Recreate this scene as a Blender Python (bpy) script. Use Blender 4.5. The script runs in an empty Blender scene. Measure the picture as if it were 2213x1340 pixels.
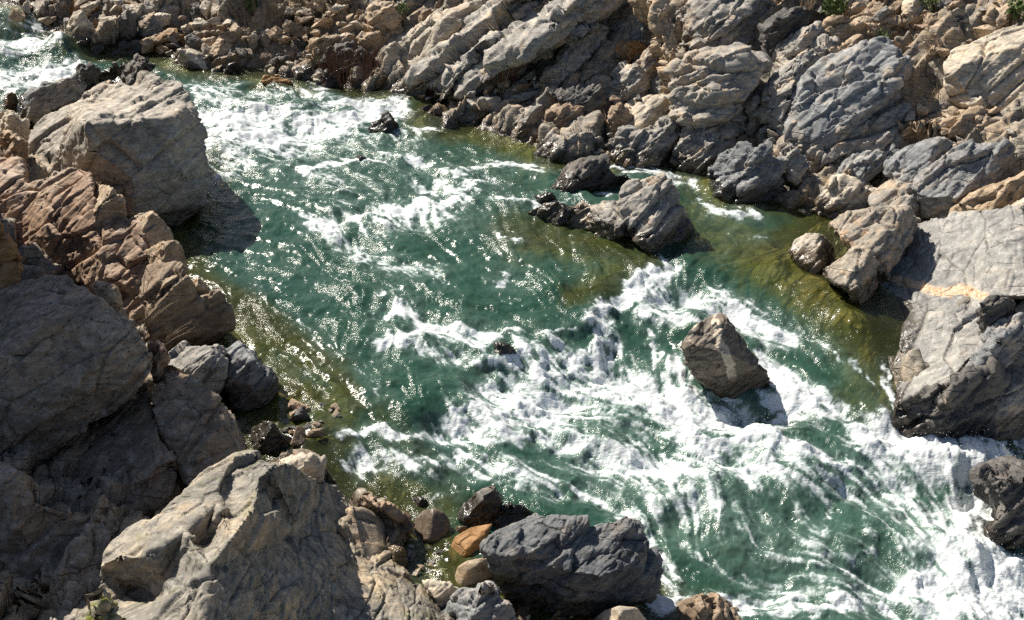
import bpy, bmesh, math, random
import numpy as np
from mathutils import Vector
from mathutils.geometry import delaunay_2d_cdt
rad = math.radians
S = bpy.context.scene
COL = S.collection
# ------------------------------------------------------------------ camera, sky, sun, exposure
H, PITCH, F = 9.0, rad(27.0), 2373.0            # height above the lower pool, downward pitch, focal length in photo pixels
cam = bpy.data.cameras.new('camera'); co = bpy.data.objects.new('camera', cam); COL.objects.link(co)
co.location = (0, 0, H); co.rotation_euler = (rad(90) - PITCH, 0, 0)
cam.sensor_fit = 'HORIZONTAL'; cam.sensor_width = 36.0; cam.lens = 36.0 * F / 2213.0
cam.clip_start = 0.1; cam.clip_end = 500
S.camera = co
SUN_AZ, SUN_EL = rad(-46), rad(46)              # azimuth from +Y (negative: to the left), elevation
w = bpy.data.worlds.new('World'); S.world = w; w.use_nodes = True
nt = w.node_tree; nt.nodes.clear()
sky = nt.nodes.new('ShaderNodeTexSky'); sky.sky_type = 'NISHITA'; sky.sun_disc = False
sky.sun_elevation = SUN_EL; sky.sun_rotation = SUN_AZ
bg = nt.nodes.new('ShaderNodeBackground'); bg.inputs[1].default_value = 0.056
wo = nt.nodes.new('ShaderNodeOutputWorld')
nt.links.new(sky.outputs[0], bg.inputs[0]); nt.links.new(bg.outputs[0], wo.inputs[0])
sl = bpy.data.lights.new('sun', 'SUN'); sl.energy = 4.8; sl.angle = rad(0.53); sl.color = (1.0, 0.93, 0.82)
so = bpy.data.objects.new('sun', sl); COL.objects.link(so)
SV = Vector((math.sin(SUN_AZ) * math.cos(SUN_EL), math.cos(SUN_AZ) * math.cos(SUN_EL), math.sin(SUN_EL)))
so.rotation_euler = SV.to_track_quat('Z', 'Y').to_euler(); so.location = SV * 60
S.view_settings.view_transform = 'Standard'; S.view_settings.look = 'None'
S.view_settings.exposure = 0.74; S.view_settings.gamma = 1.0
S.render.engine = 'CYCLES'
S.cycles.max_bounces = 5; S.cycles.diffuse_bounces = 3; S.cycles.glossy_bounces = 2; S.cycles.transparent_max_bounces = 6
S.cycles.sample_clamp_indirect = 4.0; S.cycles.caustics_reflective = False; S.cycles.caustics_refractive = False
S.cycles.sample_clamp_direct = 10.0; S.cycles.use_denoising = False

# ------------------------------------------------------------------ noise
_r = np.random.default_rng(11)
TB = _r.random((32768, 6), dtype=np.float32)
def _ix(i, j, k): return ((i & 31) << 10) | ((j & 31) << 5) | (k & 31)
def vnoise(P, seed=0):
    Q = np.asarray(P, np.float32); fl = np.floor(Q); I = fl.astype(np.int64) + seed * 7; f = Q - fl
    u = f * f * f * (f * (f * 6 - 15) + 10); out = 0
    for a in (0, 1):
        for b in (0, 1):
            for c in (0, 1):
                wgt = (u[:, 0] if a else 1 - u[:, 0]) * (u[:, 1] if b else 1 - u[:, 1]) * (u[:, 2] if c else 1 - u[:, 2])
                out = out + wgt * TB[_ix(I[:, 0] + a, I[:, 1] + b, I[:, 2] + c), seed % 6]
    return out * 2 - 1
_M = np.array([[.8, .36, -.48], [-.6, .48, -.64], [0, .8, .6]], np.float32)
def fbm(P, octs=4, seed=0, gain=.5):
    Q = np.asarray(P, np.float32); o = 0; a = 1
    for k in range(octs):
        o = o + a * vnoise(Q, seed + k); Q = (Q @ _M) * 2.03; a *= gain
    return o
def facet(P, cell, B, seed, tilt=.5, off=.5):
    """piecewise planar field of a jittered cell pattern, and the gap between nearest and second nearest cell"""
    Q = (np.asarray(P, np.float32) @ B) / np.asarray(cell, np.float32)
    Q = Q + .05 * np.stack([vnoise(Q * .9, seed), vnoise(Q * .9 + 9, seed + 1), vnoise(Q * .9 + 17, seed + 2)], 1)
    I = np.floor(Q).astype(np.int64)
    d1 = np.full(len(Q), 9e9, np.float32); d2 = d1.copy(); val = np.zeros(len(Q), np.float32)
    for a in (-1, 0, 1):
        for b in (-1, 0, 1):
            for c in (-1, 0, 1):
                J = I + (a, b, c); T = TB[_ix(J[:, 0] + seed, J[:, 1] + 3 * seed, J[:, 2])]
                D = Q - (J + .1 + .8 * T[:, :3]); d = (D * D).sum(1)
                v = off * (T[:, 3] - .5) + tilt * ((T[:, 3:6] - .5) * D).sum(1) * 2
                n = d < d1
                d2 = np.where(n, d1, np.minimum(d2, d)); val = np.where(n, v, val); d1 = np.where(n, d, d1)
    return val, np.sqrt(d2) - np.sqrt(d1)
def chips(P, cell, B, seed, k=.7, tilt=.9, off=.55):
    """continuous field of scooped flat-ish facets that meet in sharp ridges"""
    Q = (np.asarray(P, np.float32) @ B) / np.asarray(cell, np.float32)
    Q = Q + .1 * np.stack([vnoise(Q * .9, seed), vnoise(Q * .9 + 9, seed + 1), vnoise(Q * .9 + 17, seed + 2)], 1)
    I = np.floor(Q).astype(np.int64); f = np.full(len(Q), 9e9, np.float32)
    for a in (-1, 0, 1):
        for b in (-1, 0, 1):
            for c in (-1, 0, 1):
                J = I + (a, b, c); T = TB[_ix(J[:, 0] + seed, J[:, 1] + 3 * seed, J[:, 2])]
                D = Q - (J + .1 + .8 * T[:, :3]); f = np.minimum(f, k * (D * D).sum(1) + tilt * ((T[:, 3:6] - .5) * D).sum(1) + off * (T[:, 4] - .5))
    return f
def basis(e):
    e = np.array(e, float); e /= np.linalg.norm(e); a = np.cross((0.2, .3, 1), e); a /= np.linalg.norm(a); b = np.cross(e, a)
    return np.stack([e, a, b], 1).astype(np.float32)
STR = basis((.74, .38, .55))                     # run of the bedding in the far bank
def sstep(a, b, x):
    t = np.clip((x - a) / (b - a), 0, 1); return t * t * (3 - 2 * t)

# ------------------------------------------------------------------ from a point of the photograph to a place in the valley
CP, SP = math.cos(PITCH), math.sin(PITCH)
def ray(px, py):
    a, b = (px - 1106.5) / F, (670 - py) / F
    return np.array((a, CP + b * SP, -SP + b * CP))
def at_y(px, py, Y): d = ray(px, py); return d * (Y / d[1]) + (0, 0, H)
def at_z(px, py, z): d = ray(px, py); return d * ((z - H) / d[2]) + (0, 0, H)
def project(x, y, z):
    dep = y * CP - (z - H) * SP; up = y * SP + (z - H) * CP
    return 1106.5 + F * x / dep, 670 - F * up / dep
ZC = [(-150,10,2.4),(0,20,2.3),(60,70,2.0),(130,80,1.95),(-100,100,1.9),(30,104,1.5),(120,102,1.5),(60,150,1.4),(-100,160,1.4),(200,140,1.38),(330,140,1.3),(420,190,1.22),(600,178,1.22),
 (500,225,1.15),(700,220,1.15),(500,265,1.0),(700,262,1.0),(850,210,1.12),(950,230,1.05),(860,262,1.0),(500,320,.9),(700,320,.88),(850,330,.84),(1000,300,.88),(1150,320,.86),(500,400,.8),(800,410,.78),(1050,380,.82),(1180,400,.82),
 (500,500,.74),(700,520,.73),(900,500,.72),(1100,520,.72),(1300,530,.72),(550,600,.68),(800,600,.68),(1000,620,.66),(1200,600,.68),(600,700,.6),(800,700,.58),(1000,680,.6),(1180,680,.6),(1270,660,.62),(1310,600,.68),
 (650,800,.53),(800,830,.5),(700,920,.46),(880,860,.48),(960,800,.5),(1050,750,.48),(1130,710,.52),(1400,560,.72),(1450,450,.8),(1500,400,.85),(1400,370,.86),(1600,440,.8),(1650,540,.74),(1780,600,.72),(1840,660,.68),(1500,570,.72),
 (1380,640,.5),(1500,650,.5),(1650,690,.5),(1800,740,.42),(1330,700,.3),(1330,770,.08),(1420,760,.12),(1230,790,.08),(1140,790,.16),(1080,850,.12),(980,930,.16),(850,955,.26),(730,970,.3),(1450,850,-.02),(1250,880,-.06),(1550,910,-.05),
 (1700,800,.25),(1850,820,.24),(1890,870,.2),(1700,900,.05),(1850,930,0),(1950,960,-.1),(800,1030,.05),(900,1080,0),(1000,1020,0),(1050,1080,-.05),(1200,1020,-.1),(1300,1090,-.14),(1500,1000,-.12),(1700,1010,-.12),(2050,970,-.16),(2213,980,-.1),
 (1500,1150,-.25),(1700,1150,-.3),(1900,1100,-.3),(2100,1100,-.42),(1450,1300,-.36),(1700,1300,-.46),(1950,1290,-.56),(2200,1300,-.62),(2213,1150,-.5),(950,1250,-.05)]
ZP = np.array([tuple(at_z(a, b, c)) for a, b, c in ZC])
def zwater(x, y):
    x = np.atleast_1d(np.asarray(x, float)); y = np.atleast_1d(np.asarray(y, float)); out = np.empty(len(x))
    for s in range(0, len(x), 60000):
        X, Y = x[s:s+60000], y[s:s+60000]
        d = (X[:, None] - ZP[:, 0]) ** 2 + (Y[:, None] - ZP[:, 1]) ** 2 + .06
        wt = d ** -1.6; out[s:s+60000] = (wt * ZP[:, 2]).sum(1) / wt.sum(1)
    return out
def at_water(px, py):
    z = .5
    for _ in range(12):
        p = at_z(px, py, z); z = .5 * z + .5 * float(zwater(p[0], p[1])[0])
    return at_z(px, py, z)
SHORE = [(-260,-25),(60,22),(130,95),(200,118),(330,122),(400,150),(560,165),(700,185),(830,203),(950,215),(905,245),(925,280),(1050,287),(1170,322),(1200,352),(1330,360),(1450,362),(1530,385),(1620,435),(1780,458),(1765,500),
 (1710,560),(1790,610),(1860,655),(1890,740),(1930,860),(1945,920),(2130,945),(2300,965),(2900,1000),(2900,1500),(1800,1600),(1520,1420),(1400,1300),(1100,1275),(1060,1300),(960,1280),(880,1235),(860,1130),(790,1070),(740,1045),(700,965),(600,960),(540,935),(590,860),(500,745),(480,650),(400,600),
 (370,505),(440,452),(430,330),(330,215),(150,200),(20,240),(-260,250)]
SH = np.array([at_water(*p)[:2] for p in SHORE])
def shore_dist(x, y):
    """signed distance to the waterline: positive on land"""
    x = np.asarray(x, float); y = np.asarray(y, float); best = np.full(len(x), 1e9); ins = np.zeros(len(x), bool)
    n = len(SH)
    for k in range(n):
        a, b = SH[k], SH[(k + 1) % n]; ab = b - a; t = np.clip(((x - a[0]) * ab[0] + (y - a[1]) * ab[1]) / (ab @ ab), 0, 1)
        best = np.minimum(best, (x - a[0] - t * ab[0]) ** 2 + (y - a[1] - t * ab[1]) ** 2)
        c = ((a[1] > y) != (b[1] > y)) & (x < (b[0] - a[0]) * (y - a[1]) / (b[1] - a[1] + 1e-12) + a[0]); ins ^= c
    d = np.sqrt(best); return np.where(ins, -d, d)
SHALLOW = [([(1500,480),(1650,560),(1820,650)],140,.72),([(1100,500),(1250,520),(1400,560),(1300,620)],90,.8),([(1050,300),(1150,330)],60,.5),([(640,860),(760,870),(730,800),(620,720),(540,690)],62,.8),([(820,880),(1000,1080),(850,1060)],70,.6),
 ([(600,920),(700,950)],60,.8),([(950,1200),(920,1180)],80,.9),([(1700,900),(1800,860)],60,.5),([(1230,640),(1320,600)],50,.8),([(1560,1160),(1680,1180),(1700,1090)],70,.35),([(1050,380),(960,300),(1100,400)],60,.35),([(550,185),(800,200)],20,.5)]
def strokes(lst, px, py):
    out = np.zeros(len(px), np.float32)
    for pts, wd, val in lst:
        d2 = np.full(len(px), 1e9, np.float32)
        if len(pts) == 1: pts = [pts[0], (pts[0][0] + 1, pts[0][1])]
        for (ax, ay), (bx, by) in zip(pts, pts[1:]):
            ux, uy = bx - ax, by - ay; t = np.clip(((px - ax) * ux + (py - ay) * uy) / (ux * ux + uy * uy), 0, 1)
            d2 = np.minimum(d2, (px - ax - t * ux) ** 2 + (py - ay - t * uy) ** 2)
        out = np.maximum(out, val * np.exp(-d2 / (2 * (wd * .55) ** 2)))
    return out
def bed_depth(x, y, zw, dist):
    px, py = project(x, y, zw)
    d = np.clip(.08 + 1.1 * -dist, .08, 1.3)
    return d * (1 - .88 * strokes(SHALLOW, px.astype(np.float32), py.astype(np.float32)))
def ground(x, y, detail=True):
    x = np.atleast_1d(np.asarray(x, float)); y = np.atleast_1d(np.asarray(y, float))
    zw = zwater(x, y); dist = shore_dist(x, y)
    P = np.stack([x, y, zw], 1)
    slope = .62 - .24 * sstep(3.5, 5.5, x) * sstep(22.5, 19, y); slope = np.where((y < 16) & (x < 4), .3, slope); slope = np.where((x < -5.5) & (y < 26), .28, slope)
    land = slope * np.maximum(dist, 0) - .12 + .2 * fbm(P * .5, 3, 4) * sstep(0, 2, dist)
    land = land + 9.5 * sstep(-9.8, -11.2, x) * sstep(11.0, 13.0, y) * sstep(20.0, 19.0, y)     # unseen rock wall, added out of frame to shade the left bank
    land = np.where(land > 12, 12 + (land - 12) * .55, land)
    bed = -bed_depth(x, y, zw, dist)
    u = sstep(-.15, .35, dist)
    return zw + bed * (1 - u) + land * u, dist, zw
# coarse table of the ground for looking up where rocks stand
GX = np.arange(-34, 36, .25); GY = np.arange(6, 62, .25)
_gx, _gy = np.meshgrid(GX, GY); GZ, GD, GW = ground(_gx.ravel(), _gy.ravel())
GS = np.maximum(GZ, np.where(GD < .2, GW, -9)).reshape(_gx.shape); GW = GW.reshape(_gx.shape)
def lookup(T, x, y):
    i = np.clip((x - GX[0]) / .25, 0, len(GX) - 1.01); j = np.clip((y - GY[0]) / .25, 0, len(GY) - 1.01)
    i0 = np.floor(i).astype(int); j0 = np.floor(j).astype(int); a = i - i0; b = j - j0
    return T[j0, i0] * (1 - a) * (1 - b) + T[j0, i0 + 1] * a * (1 - b) + T[j0 + 1, i0] * (1 - a) * b + T[j0 + 1, i0 + 1] * a * b
def at_ground(px, py):
    d = ray(px, py); t = np.arange(7, 60, .04); P = np.outer(t, d) + (0, 0, H)
    z = lookup(GS, P[:, 0], P[:, 1]); k = np.argmax(P[:, 2] < z)
    return P[k] if k else P[-1]

# ------------------------------------------------------------------ materials
def new_mat(name):
    m = bpy.data.materials.new(name); m.use_nodes = True; n = m.node_tree; n.nodes.clear(); return m, n
class NB:
    def __init__(s, n): s.n = n
    def __call__(s, kind, ins=(), **kw):
        x = s.n.nodes.new('ShaderNode' + kind)
        for k, v in kw.items(): setattr(x, k, v)
        for k, v in (ins.items() if isinstance(ins, dict) else enumerate(ins)):
            if v is None: continue
            if isinstance(v, bpy.types.NodeSocket): s.n.links.new(v, x.inputs[k])
            else: x.inputs[k].default_value = v
        return x
    def math(s, op, a, b=0.0, c=None, clamp=False):
        x = s('Math', (a, b) if c is None else (a, b, c), operation=op); x.use_clamp = clamp; return x.outputs[0]
    def ramp(s, v, a, b, lo=0.0, hi=1.0):
        return s('MapRange', {0: v, 1: a, 2: b, 3: lo, 4: hi}, interpolation_type='SMOOTHSTEP').outputs[0]
    def mix(s, f, a, b, mode='MIX'):
        x = s('Mix', data_type='RGBA', blend_type=mode)
        for k, v in ((0, f), (6, a), (7, b)):
            if isinstance(v, bpy.types.NodeSocket): s.n.links.new(v, x.inputs[k])
            else: x.inputs[k].default_value = (*v, 1) if isinstance(v, tuple) and len(v) == 3 else v
        return x.outputs[2]
    def noise(s, vec, scale, detail=4, rough=.55, dist=0.0):
        return s('TexNoise', {'Vector': vec, 'Scale': scale, 'Detail': detail, 'Roughness': rough, 'Distortion': dist}).outputs[0]
    def attr(s, name): return s('Attribute', attribute_name=name).outputs['Fac']
def rock_mat(name, a, b, stain, stain_amt=.45, speck=.3, lichen=0.0, moss=0.0, scale=1.0, bump=.6, under=False, orange=True):
    m, n = new_mat(name); N = NB(n)
    pos = N('NewGeometry').outputs['Position']; oi = N('ObjectInfo').outputs['Random']
    sh = N('VectorMath', (pos, None), operation='ADD'); cb = N('CombineXYZ', (N.math('MULTIPLY', oi, 37.0), N.math('MULTIPLY', oi, 91.0), 0.0)); n.links.new(cb.outputs[0], sh.inputs[1]); p = sh.outputs[0]
    mp = N('Mapping', {0: p, 2: (rad(25), rad(-38), rad(20)), 3: (.6, 3.2, 5.0)}).outputs[0]
    big = N.noise(p, .9 * scale, 4, .6); mid = N.noise(p, 4.5 * scale, 5, .65); fine = N.noise(p, 32 * scale, 4, .7); st = N.noise(mp, 2.4 * scale, 5, .65, .3)
    c = N.mix(N.ramp(big, .38, .62), a, b)
    c = N.mix(N.math('MULTIPLY', N.ramp(N.math('ADD', N.math('MULTIPLY', mid, .5), N.math('MULTIPLY', big, .5)), .5, .62), stain_amt), c, stain)
    c = N.mix(N.math('MULTIPLY', N.ramp(st, .42, .62), .38), c, tuple(x * .5 for x in a))
    c = N.mix(N.math('MULTIPLY', N.ramp(st, .5, .34), .3), c, tuple(min(.8, x * 1.5) for x in b))
    v = N.math('MULTIPLY_ADD', N.ramp(mid, .3, .7), .5, .75); v = N.math('MULTIPLY', v, N.math('MULTIPLY_ADD', fine, .9, .55)); v = N.math('MULTIPLY', v, N.math('MULTIPLY_ADD', oi, .24, .88))
    c = N.mix(1.0, c, N('CombineColor', (v, v, v)).outputs[0], 'MULTIPLY')
    sp = N.noise(p, 17 * scale, 3, .6); c = N.mix(N.math('MULTIPLY', N.ramp(sp, .6, .68), speck), c, (.03, .028, .025))
    if lichen: c = N.mix(N.math('MULTIPLY', N.ramp(N.noise(p, 9 * scale, 4, .7), .56, .64), lichen), c, (.42, .43, .42))
    if moss:
        nz = N('SeparateXYZ', (N('NewGeometry').outputs['Normal'],)).outputs[2]
        mm = N.math('MULTIPLY', N.ramp(N.noise(p, 3.2, 5, .7), .44, .54) if moss > .5 else N.ramp(N.noise(p, 3.2, 5, .7), .55, .63), N.ramp(nz, .1, .6)); c = N.mix(N.math('MULTIPLY', mm, moss), c, (.16, .17, .012))
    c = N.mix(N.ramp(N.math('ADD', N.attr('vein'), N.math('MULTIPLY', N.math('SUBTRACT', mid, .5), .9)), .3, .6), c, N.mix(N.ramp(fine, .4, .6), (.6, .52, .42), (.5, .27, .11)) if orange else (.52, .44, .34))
    wet = N.ramp(N.math('ADD', N.attr('wet'), N.math('MULTIPLY', N.math('SUBTRACT', mid, .5), .7)), .35, .6)
    wc = N.mix(1.0, c, (.34, .32, .29), 'MULTIPLY'); c = N.mix(wet, c, wc)
    ro = N.math('MULTIPLY_ADD', wet, -.5, .72)
    if under:
        u = N.attr('under'); pebb = N('TexVoronoi', {'Vector': N('Mapping', {0: pos, 3: (1, .75, 1)}).outputs[0], 'Scale': 3.6, 'Randomness': 1.0}); pc = N('SeparateColor', (pebb.outputs['Color'],))
        bc = N.mix(N.ramp(N.noise(pos, .9, 3), .35, .65), (.17, .165, .03), (.24, .17, .06)); bc = N.mix(N.ramp(pc.outputs[0], .55, .9), bc, (.085, .08, .035)); bc = N.mix(N.ramp(pc.outputs[1], .72, .95), bc, (.26, .22, .1))
        bc = N.mix(N.ramp(N.noise(pos, 5, 4), .45, .7), bc, (.075, .075, .03)); c = N.mix(u, c, bc)
    def planes(sc):
        vo = N('TexVoronoi', {'Vector': N('VectorMath', {0: mp, 1: N('CombineXYZ', (N.math('MULTIPLY', mid, .12), N.math('MULTIPLY', big, .3), 0.0)).outputs[0]}, operation='ADD').outputs[0], 'Scale': sc})
        dl = N('VectorMath', {0: N('VectorMath', {0: mp, 1: N('CombineXYZ', (N.math('MULTIPLY', mid, .12), N.math('MULTIPLY', big, .3), 0.0)).outputs[0]}, operation='ADD').outputs[0], 1: vo.outputs['Position']}, operation='SUBTRACT').outputs[0]
        rv = N('VectorMath', {0: vo.outputs['Color'], 1: (.5, .5, .5)}, operation='SUBTRACT').outputs[0]
        return N.math('MULTIPLY', N('VectorMath', {0: dl, 1: rv}, operation='DOT_PRODUCT').outputs['Value'], sc)
    h = N.math('ADD', N.math('ADD', N.math('MULTIPLY', planes(1.1 * scale), .75), N.math('MULTIPLY', planes(2.9 * scale), .28)), N.math('ADD', N.math('MULTIPLY', fine, .11), N.math('ADD', N.math('MULTIPLY', mid, .2), N.math('MULTIPLY', st, .16))))
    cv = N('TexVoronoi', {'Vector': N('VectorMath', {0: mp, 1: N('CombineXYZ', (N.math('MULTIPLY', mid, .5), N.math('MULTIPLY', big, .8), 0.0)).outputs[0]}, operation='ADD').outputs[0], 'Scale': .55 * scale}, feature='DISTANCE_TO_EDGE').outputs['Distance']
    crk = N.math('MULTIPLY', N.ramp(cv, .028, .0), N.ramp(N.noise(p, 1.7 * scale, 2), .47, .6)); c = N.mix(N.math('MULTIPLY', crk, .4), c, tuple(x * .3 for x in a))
    h = N.math('SUBTRACT', h, N.math('MULTIPLY', crk, .55))
    bm = N('Bump', {'Strength': bump, 'Distance': .08, 'Height': h})
    pr = N('BsdfPrincipled', {'Base Color': c, 'Roughness': ro, 'Normal': bm.outputs[0]}); pr.inputs['Specular IOR Level'].default_value = .35
    o = N('OutputMaterial', (pr.outputs[0],)); return m
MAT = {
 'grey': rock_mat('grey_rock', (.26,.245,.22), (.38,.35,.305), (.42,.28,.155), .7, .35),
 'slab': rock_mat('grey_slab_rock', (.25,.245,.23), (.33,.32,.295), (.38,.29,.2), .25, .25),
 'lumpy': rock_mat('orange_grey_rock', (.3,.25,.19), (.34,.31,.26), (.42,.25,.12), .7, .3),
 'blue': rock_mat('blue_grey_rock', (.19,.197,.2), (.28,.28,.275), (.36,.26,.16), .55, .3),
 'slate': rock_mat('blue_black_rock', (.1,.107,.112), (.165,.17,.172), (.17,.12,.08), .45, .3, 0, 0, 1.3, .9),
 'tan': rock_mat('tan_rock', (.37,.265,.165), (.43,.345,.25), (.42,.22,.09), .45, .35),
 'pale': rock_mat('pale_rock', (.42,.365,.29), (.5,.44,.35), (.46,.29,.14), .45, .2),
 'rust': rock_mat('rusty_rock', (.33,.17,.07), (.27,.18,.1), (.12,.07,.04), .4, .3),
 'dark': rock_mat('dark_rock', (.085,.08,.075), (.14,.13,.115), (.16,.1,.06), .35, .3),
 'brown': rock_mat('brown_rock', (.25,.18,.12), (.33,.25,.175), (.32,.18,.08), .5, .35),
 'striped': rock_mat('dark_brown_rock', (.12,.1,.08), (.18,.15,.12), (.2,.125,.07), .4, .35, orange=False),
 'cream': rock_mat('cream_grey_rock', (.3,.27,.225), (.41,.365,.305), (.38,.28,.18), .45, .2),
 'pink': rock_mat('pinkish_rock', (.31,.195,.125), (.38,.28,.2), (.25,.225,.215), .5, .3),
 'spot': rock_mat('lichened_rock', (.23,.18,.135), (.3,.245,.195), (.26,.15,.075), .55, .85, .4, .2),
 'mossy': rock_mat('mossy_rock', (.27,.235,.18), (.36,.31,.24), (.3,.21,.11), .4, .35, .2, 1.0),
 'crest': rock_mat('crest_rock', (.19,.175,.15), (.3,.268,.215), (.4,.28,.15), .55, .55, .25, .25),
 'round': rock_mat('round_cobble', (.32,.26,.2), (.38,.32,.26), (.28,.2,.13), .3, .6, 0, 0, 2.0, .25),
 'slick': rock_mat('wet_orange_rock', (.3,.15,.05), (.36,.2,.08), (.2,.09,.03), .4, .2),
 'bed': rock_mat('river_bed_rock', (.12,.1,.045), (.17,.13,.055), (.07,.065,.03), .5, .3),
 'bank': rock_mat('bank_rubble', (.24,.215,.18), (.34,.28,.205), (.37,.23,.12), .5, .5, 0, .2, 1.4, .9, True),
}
# ------------------------------------------------------------------ mesh helpers
def link_mesh(name, me, mat, parent=None):
    o = bpy.data.objects.new(name, me); COL.objects.link(o)
    if mat and not me.materials: me.materials.append(mat)
    if parent: o.parent = parent
    return o
def tag(o, label, cat, group=None):
    o['label'] = label; o['category'] = cat; o['kind'] = 'thing'
    if group: o['group'] = group
    return o
def set_attr(me, name, arr):
    a = me.attributes.new(name, 'FLOAT', 'POINT'); a.data.foreach_set('value', np.asarray(arr, np.float32))
def get_co(me):
    a = np.empty(len(me.vertices) * 3, np.float32); me.vertices.foreach_get('co', a); return a.reshape(-1, 3)
def get_no(me):
    a = np.empty(len(me.vertices) * 3, np.float32); me.vertex_normals.foreach_get('vector', a); return a.reshape(-1, 3)
def grid_mesh(name, V, nr, nc, keep=None):
    i = np.arange(nr * nc).reshape(nr, nc)
    f = np.stack([i[:-1, :-1].ravel(), i[:-1, 1:].ravel(), i[1:, 1:].ravel(), i[1:, :-1].ravel()], 1)
    if keep is not None:
        f = f[keep[f].any(1)]; used = np.unique(f); rm = np.full(nr * nc, -1); rm[used] = np.arange(len(used)); f = rm[f]; V = V[used]
    else: used = np.arange(nr * nc)
    me = bpy.data.meshes.new(name); me.vertices.add(len(V)); me.vertices.foreach_set('co', V.astype(np.float32).ravel())
    me.loops.add(f.size); me.loops.foreach_set('vertex_index', f.ravel().astype(np.int32))
    me.polygons.add(len(f)); me.polygons.foreach_set('loop_start', np.arange(0, f.size, 4, dtype=np.int32))
    me.update(calc_edges=True); me.polygons.foreach_set('use_smooth', np.ones(len(f), bool)); return me, used
def remeshed(verts, faces, vox):
    bm = bmesh.new(); vs = [bm.verts.new(v) for v in verts]
    for f in faces:
        try: bm.faces.new([vs[i] for i in f])
        except ValueError: pass
    bmesh.ops.recalc_face_normals(bm, faces=bm.faces); me = bpy.data.meshes.new('tmp'); bm.to_mesh(me); bm.free()
    o = bpy.data.objects.new('tmp', me); COL.objects.link(o)
    md = o.modifiers.new('r', 'REMESH'); md.mode = 'VOXEL'; md.voxel_size = vox
    dg = bpy.context.evaluated_depsgraph_get(); out = bpy.data.meshes.new_from_object(o.evaluated_get(dg))
    bpy.data.objects.remove(o); bpy.data.meshes.remove(me); return out
def weather(me, size, seed, rough=1.0, B=STR, crack=1.0, smooth=False, cuts=16, depth=.12):
    """break the surface of a rock into facets, ledges and cracks, then grain"""
    P = get_co(me)
    if not smooth:
        rs = np.random.default_rng(seed + 900); P0 = P[::5].copy()
        for k in range(cuts):                     # split off chips along the joint planes
            q = rs.normal(size=3); q /= np.linalg.norm(q)
            if k % 4: q = B[:, k % 3] * rs.choice((-1, 1)) + q * .36; q /= np.linalg.norm(q)
            s = P @ q; s0 = P0 @ q; h = s0.max() - (s0.max() - s0.min()) * (.0 + depth * rs.random() ** 1.5)
            P = P - np.maximum(0, s - h)[:, None] * q
        me.vertices.foreach_set('co', P.astype(np.float32).ravel()); me.update()
    n = get_no(me); d = np.zeros(len(P), np.float32)
    if not smooth:
        c = size * .42; v, g = facet(P, (c * 2.0, c, c * .5), B, seed, .7, 1.0); d += v * size * .085 * rough - crack * .03 * size * np.exp(-(g / .035) ** 2)
        c = size * .15; v, g = facet(P, (c * 2.4, c, c * .45), B, seed + 5, .9, 1.0); d += v * size * .034 * rough - crack * .009 * size * np.exp(-(g / .05) ** 2)
        c = size * .06; v, g = facet(P, (c * 2.2, c, c * .5), B, seed + 9, 1.0, .9); d += v * size * .012 * rough
    d += fbm(P / .22, 4, seed + 3, .55) * (.008 + .003 * size) * (.5 if smooth else 1) * max(rough, .6)
    P2 = P + n * d[:, None]; me.vertices.foreach_set('co', P2.ravel()); me.update()
    me.polygons.foreach_set('use_smooth', np.ones(len(me.polygons), bool)); return P2
def finish(name, me, mat, P, wetness=1.0, vein=None):
    if vein:
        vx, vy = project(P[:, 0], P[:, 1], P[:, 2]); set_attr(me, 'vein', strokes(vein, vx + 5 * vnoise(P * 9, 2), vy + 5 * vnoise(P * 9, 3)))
    zw = lookup(GW, P[:, 0], P[:, 1]); dd = lookup(GDT, P[:, 0], P[:, 1])
    wet = np.clip(1.15 - (P[:, 2] - zw) / .5, 0, 1) * (dd < .9) * wetness; set_attr(me, 'wet', wet)
    c = np.array([P[:, 0].mean(), P[:, 1].mean(), P[:, 2].min()]); me.vertices.foreach_set('co', (P - c).astype(np.float32).ravel()); me.update()
    o = link_mesh(name, me, MAT[mat]); o.location = c; return o
GDT = GD.reshape(_gx.shape)
SEED = [0]
def inside(poly, x, y):
    r = False; n = len(poly)
    for k in range(n):
        (ax, ay), (bx, by) = poly[k], poly[(k + 1) % n]
        if (ay > y) != (by > y) and x < (bx - ax) * (y - ay) / (by - ay) + ax: r = not r
    return r
def body(front, faces, nb, thick, vox, drop=.35):
    """close a visible surface (its first nb points run round the edge) with sides, a back and a foot sunk in the ground"""
    Fp = np.array(front); c = Fp[:nb].mean(0); hd = np.array((c[0], c[1], 0)); hd /= np.linalg.norm(hd); drop = max(drop, thick * 1.05 * (H - c[2]) / np.hypot(c[0], c[1]) + .06)
    ring = Fp[:nb] * .82 + c * .18 + hd * thick; ring[:, 2] -= drop
    V = list(map(tuple, Fp)) + list(map(tuple, ring)); n0 = len(Fp); fs = [tuple(f) for f in faces]
    for k in range(nb):
        j = (k + 1) % nb; fs.append((k, j, n0 + j, n0 + k))
    m = len(V); V.append(tuple(ring.mean(0) + hd * thick * .3))
    for k in range(nb): fs.append((n0 + k, n0 + (k + 1) % nb, m))
    return V, fs
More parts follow.
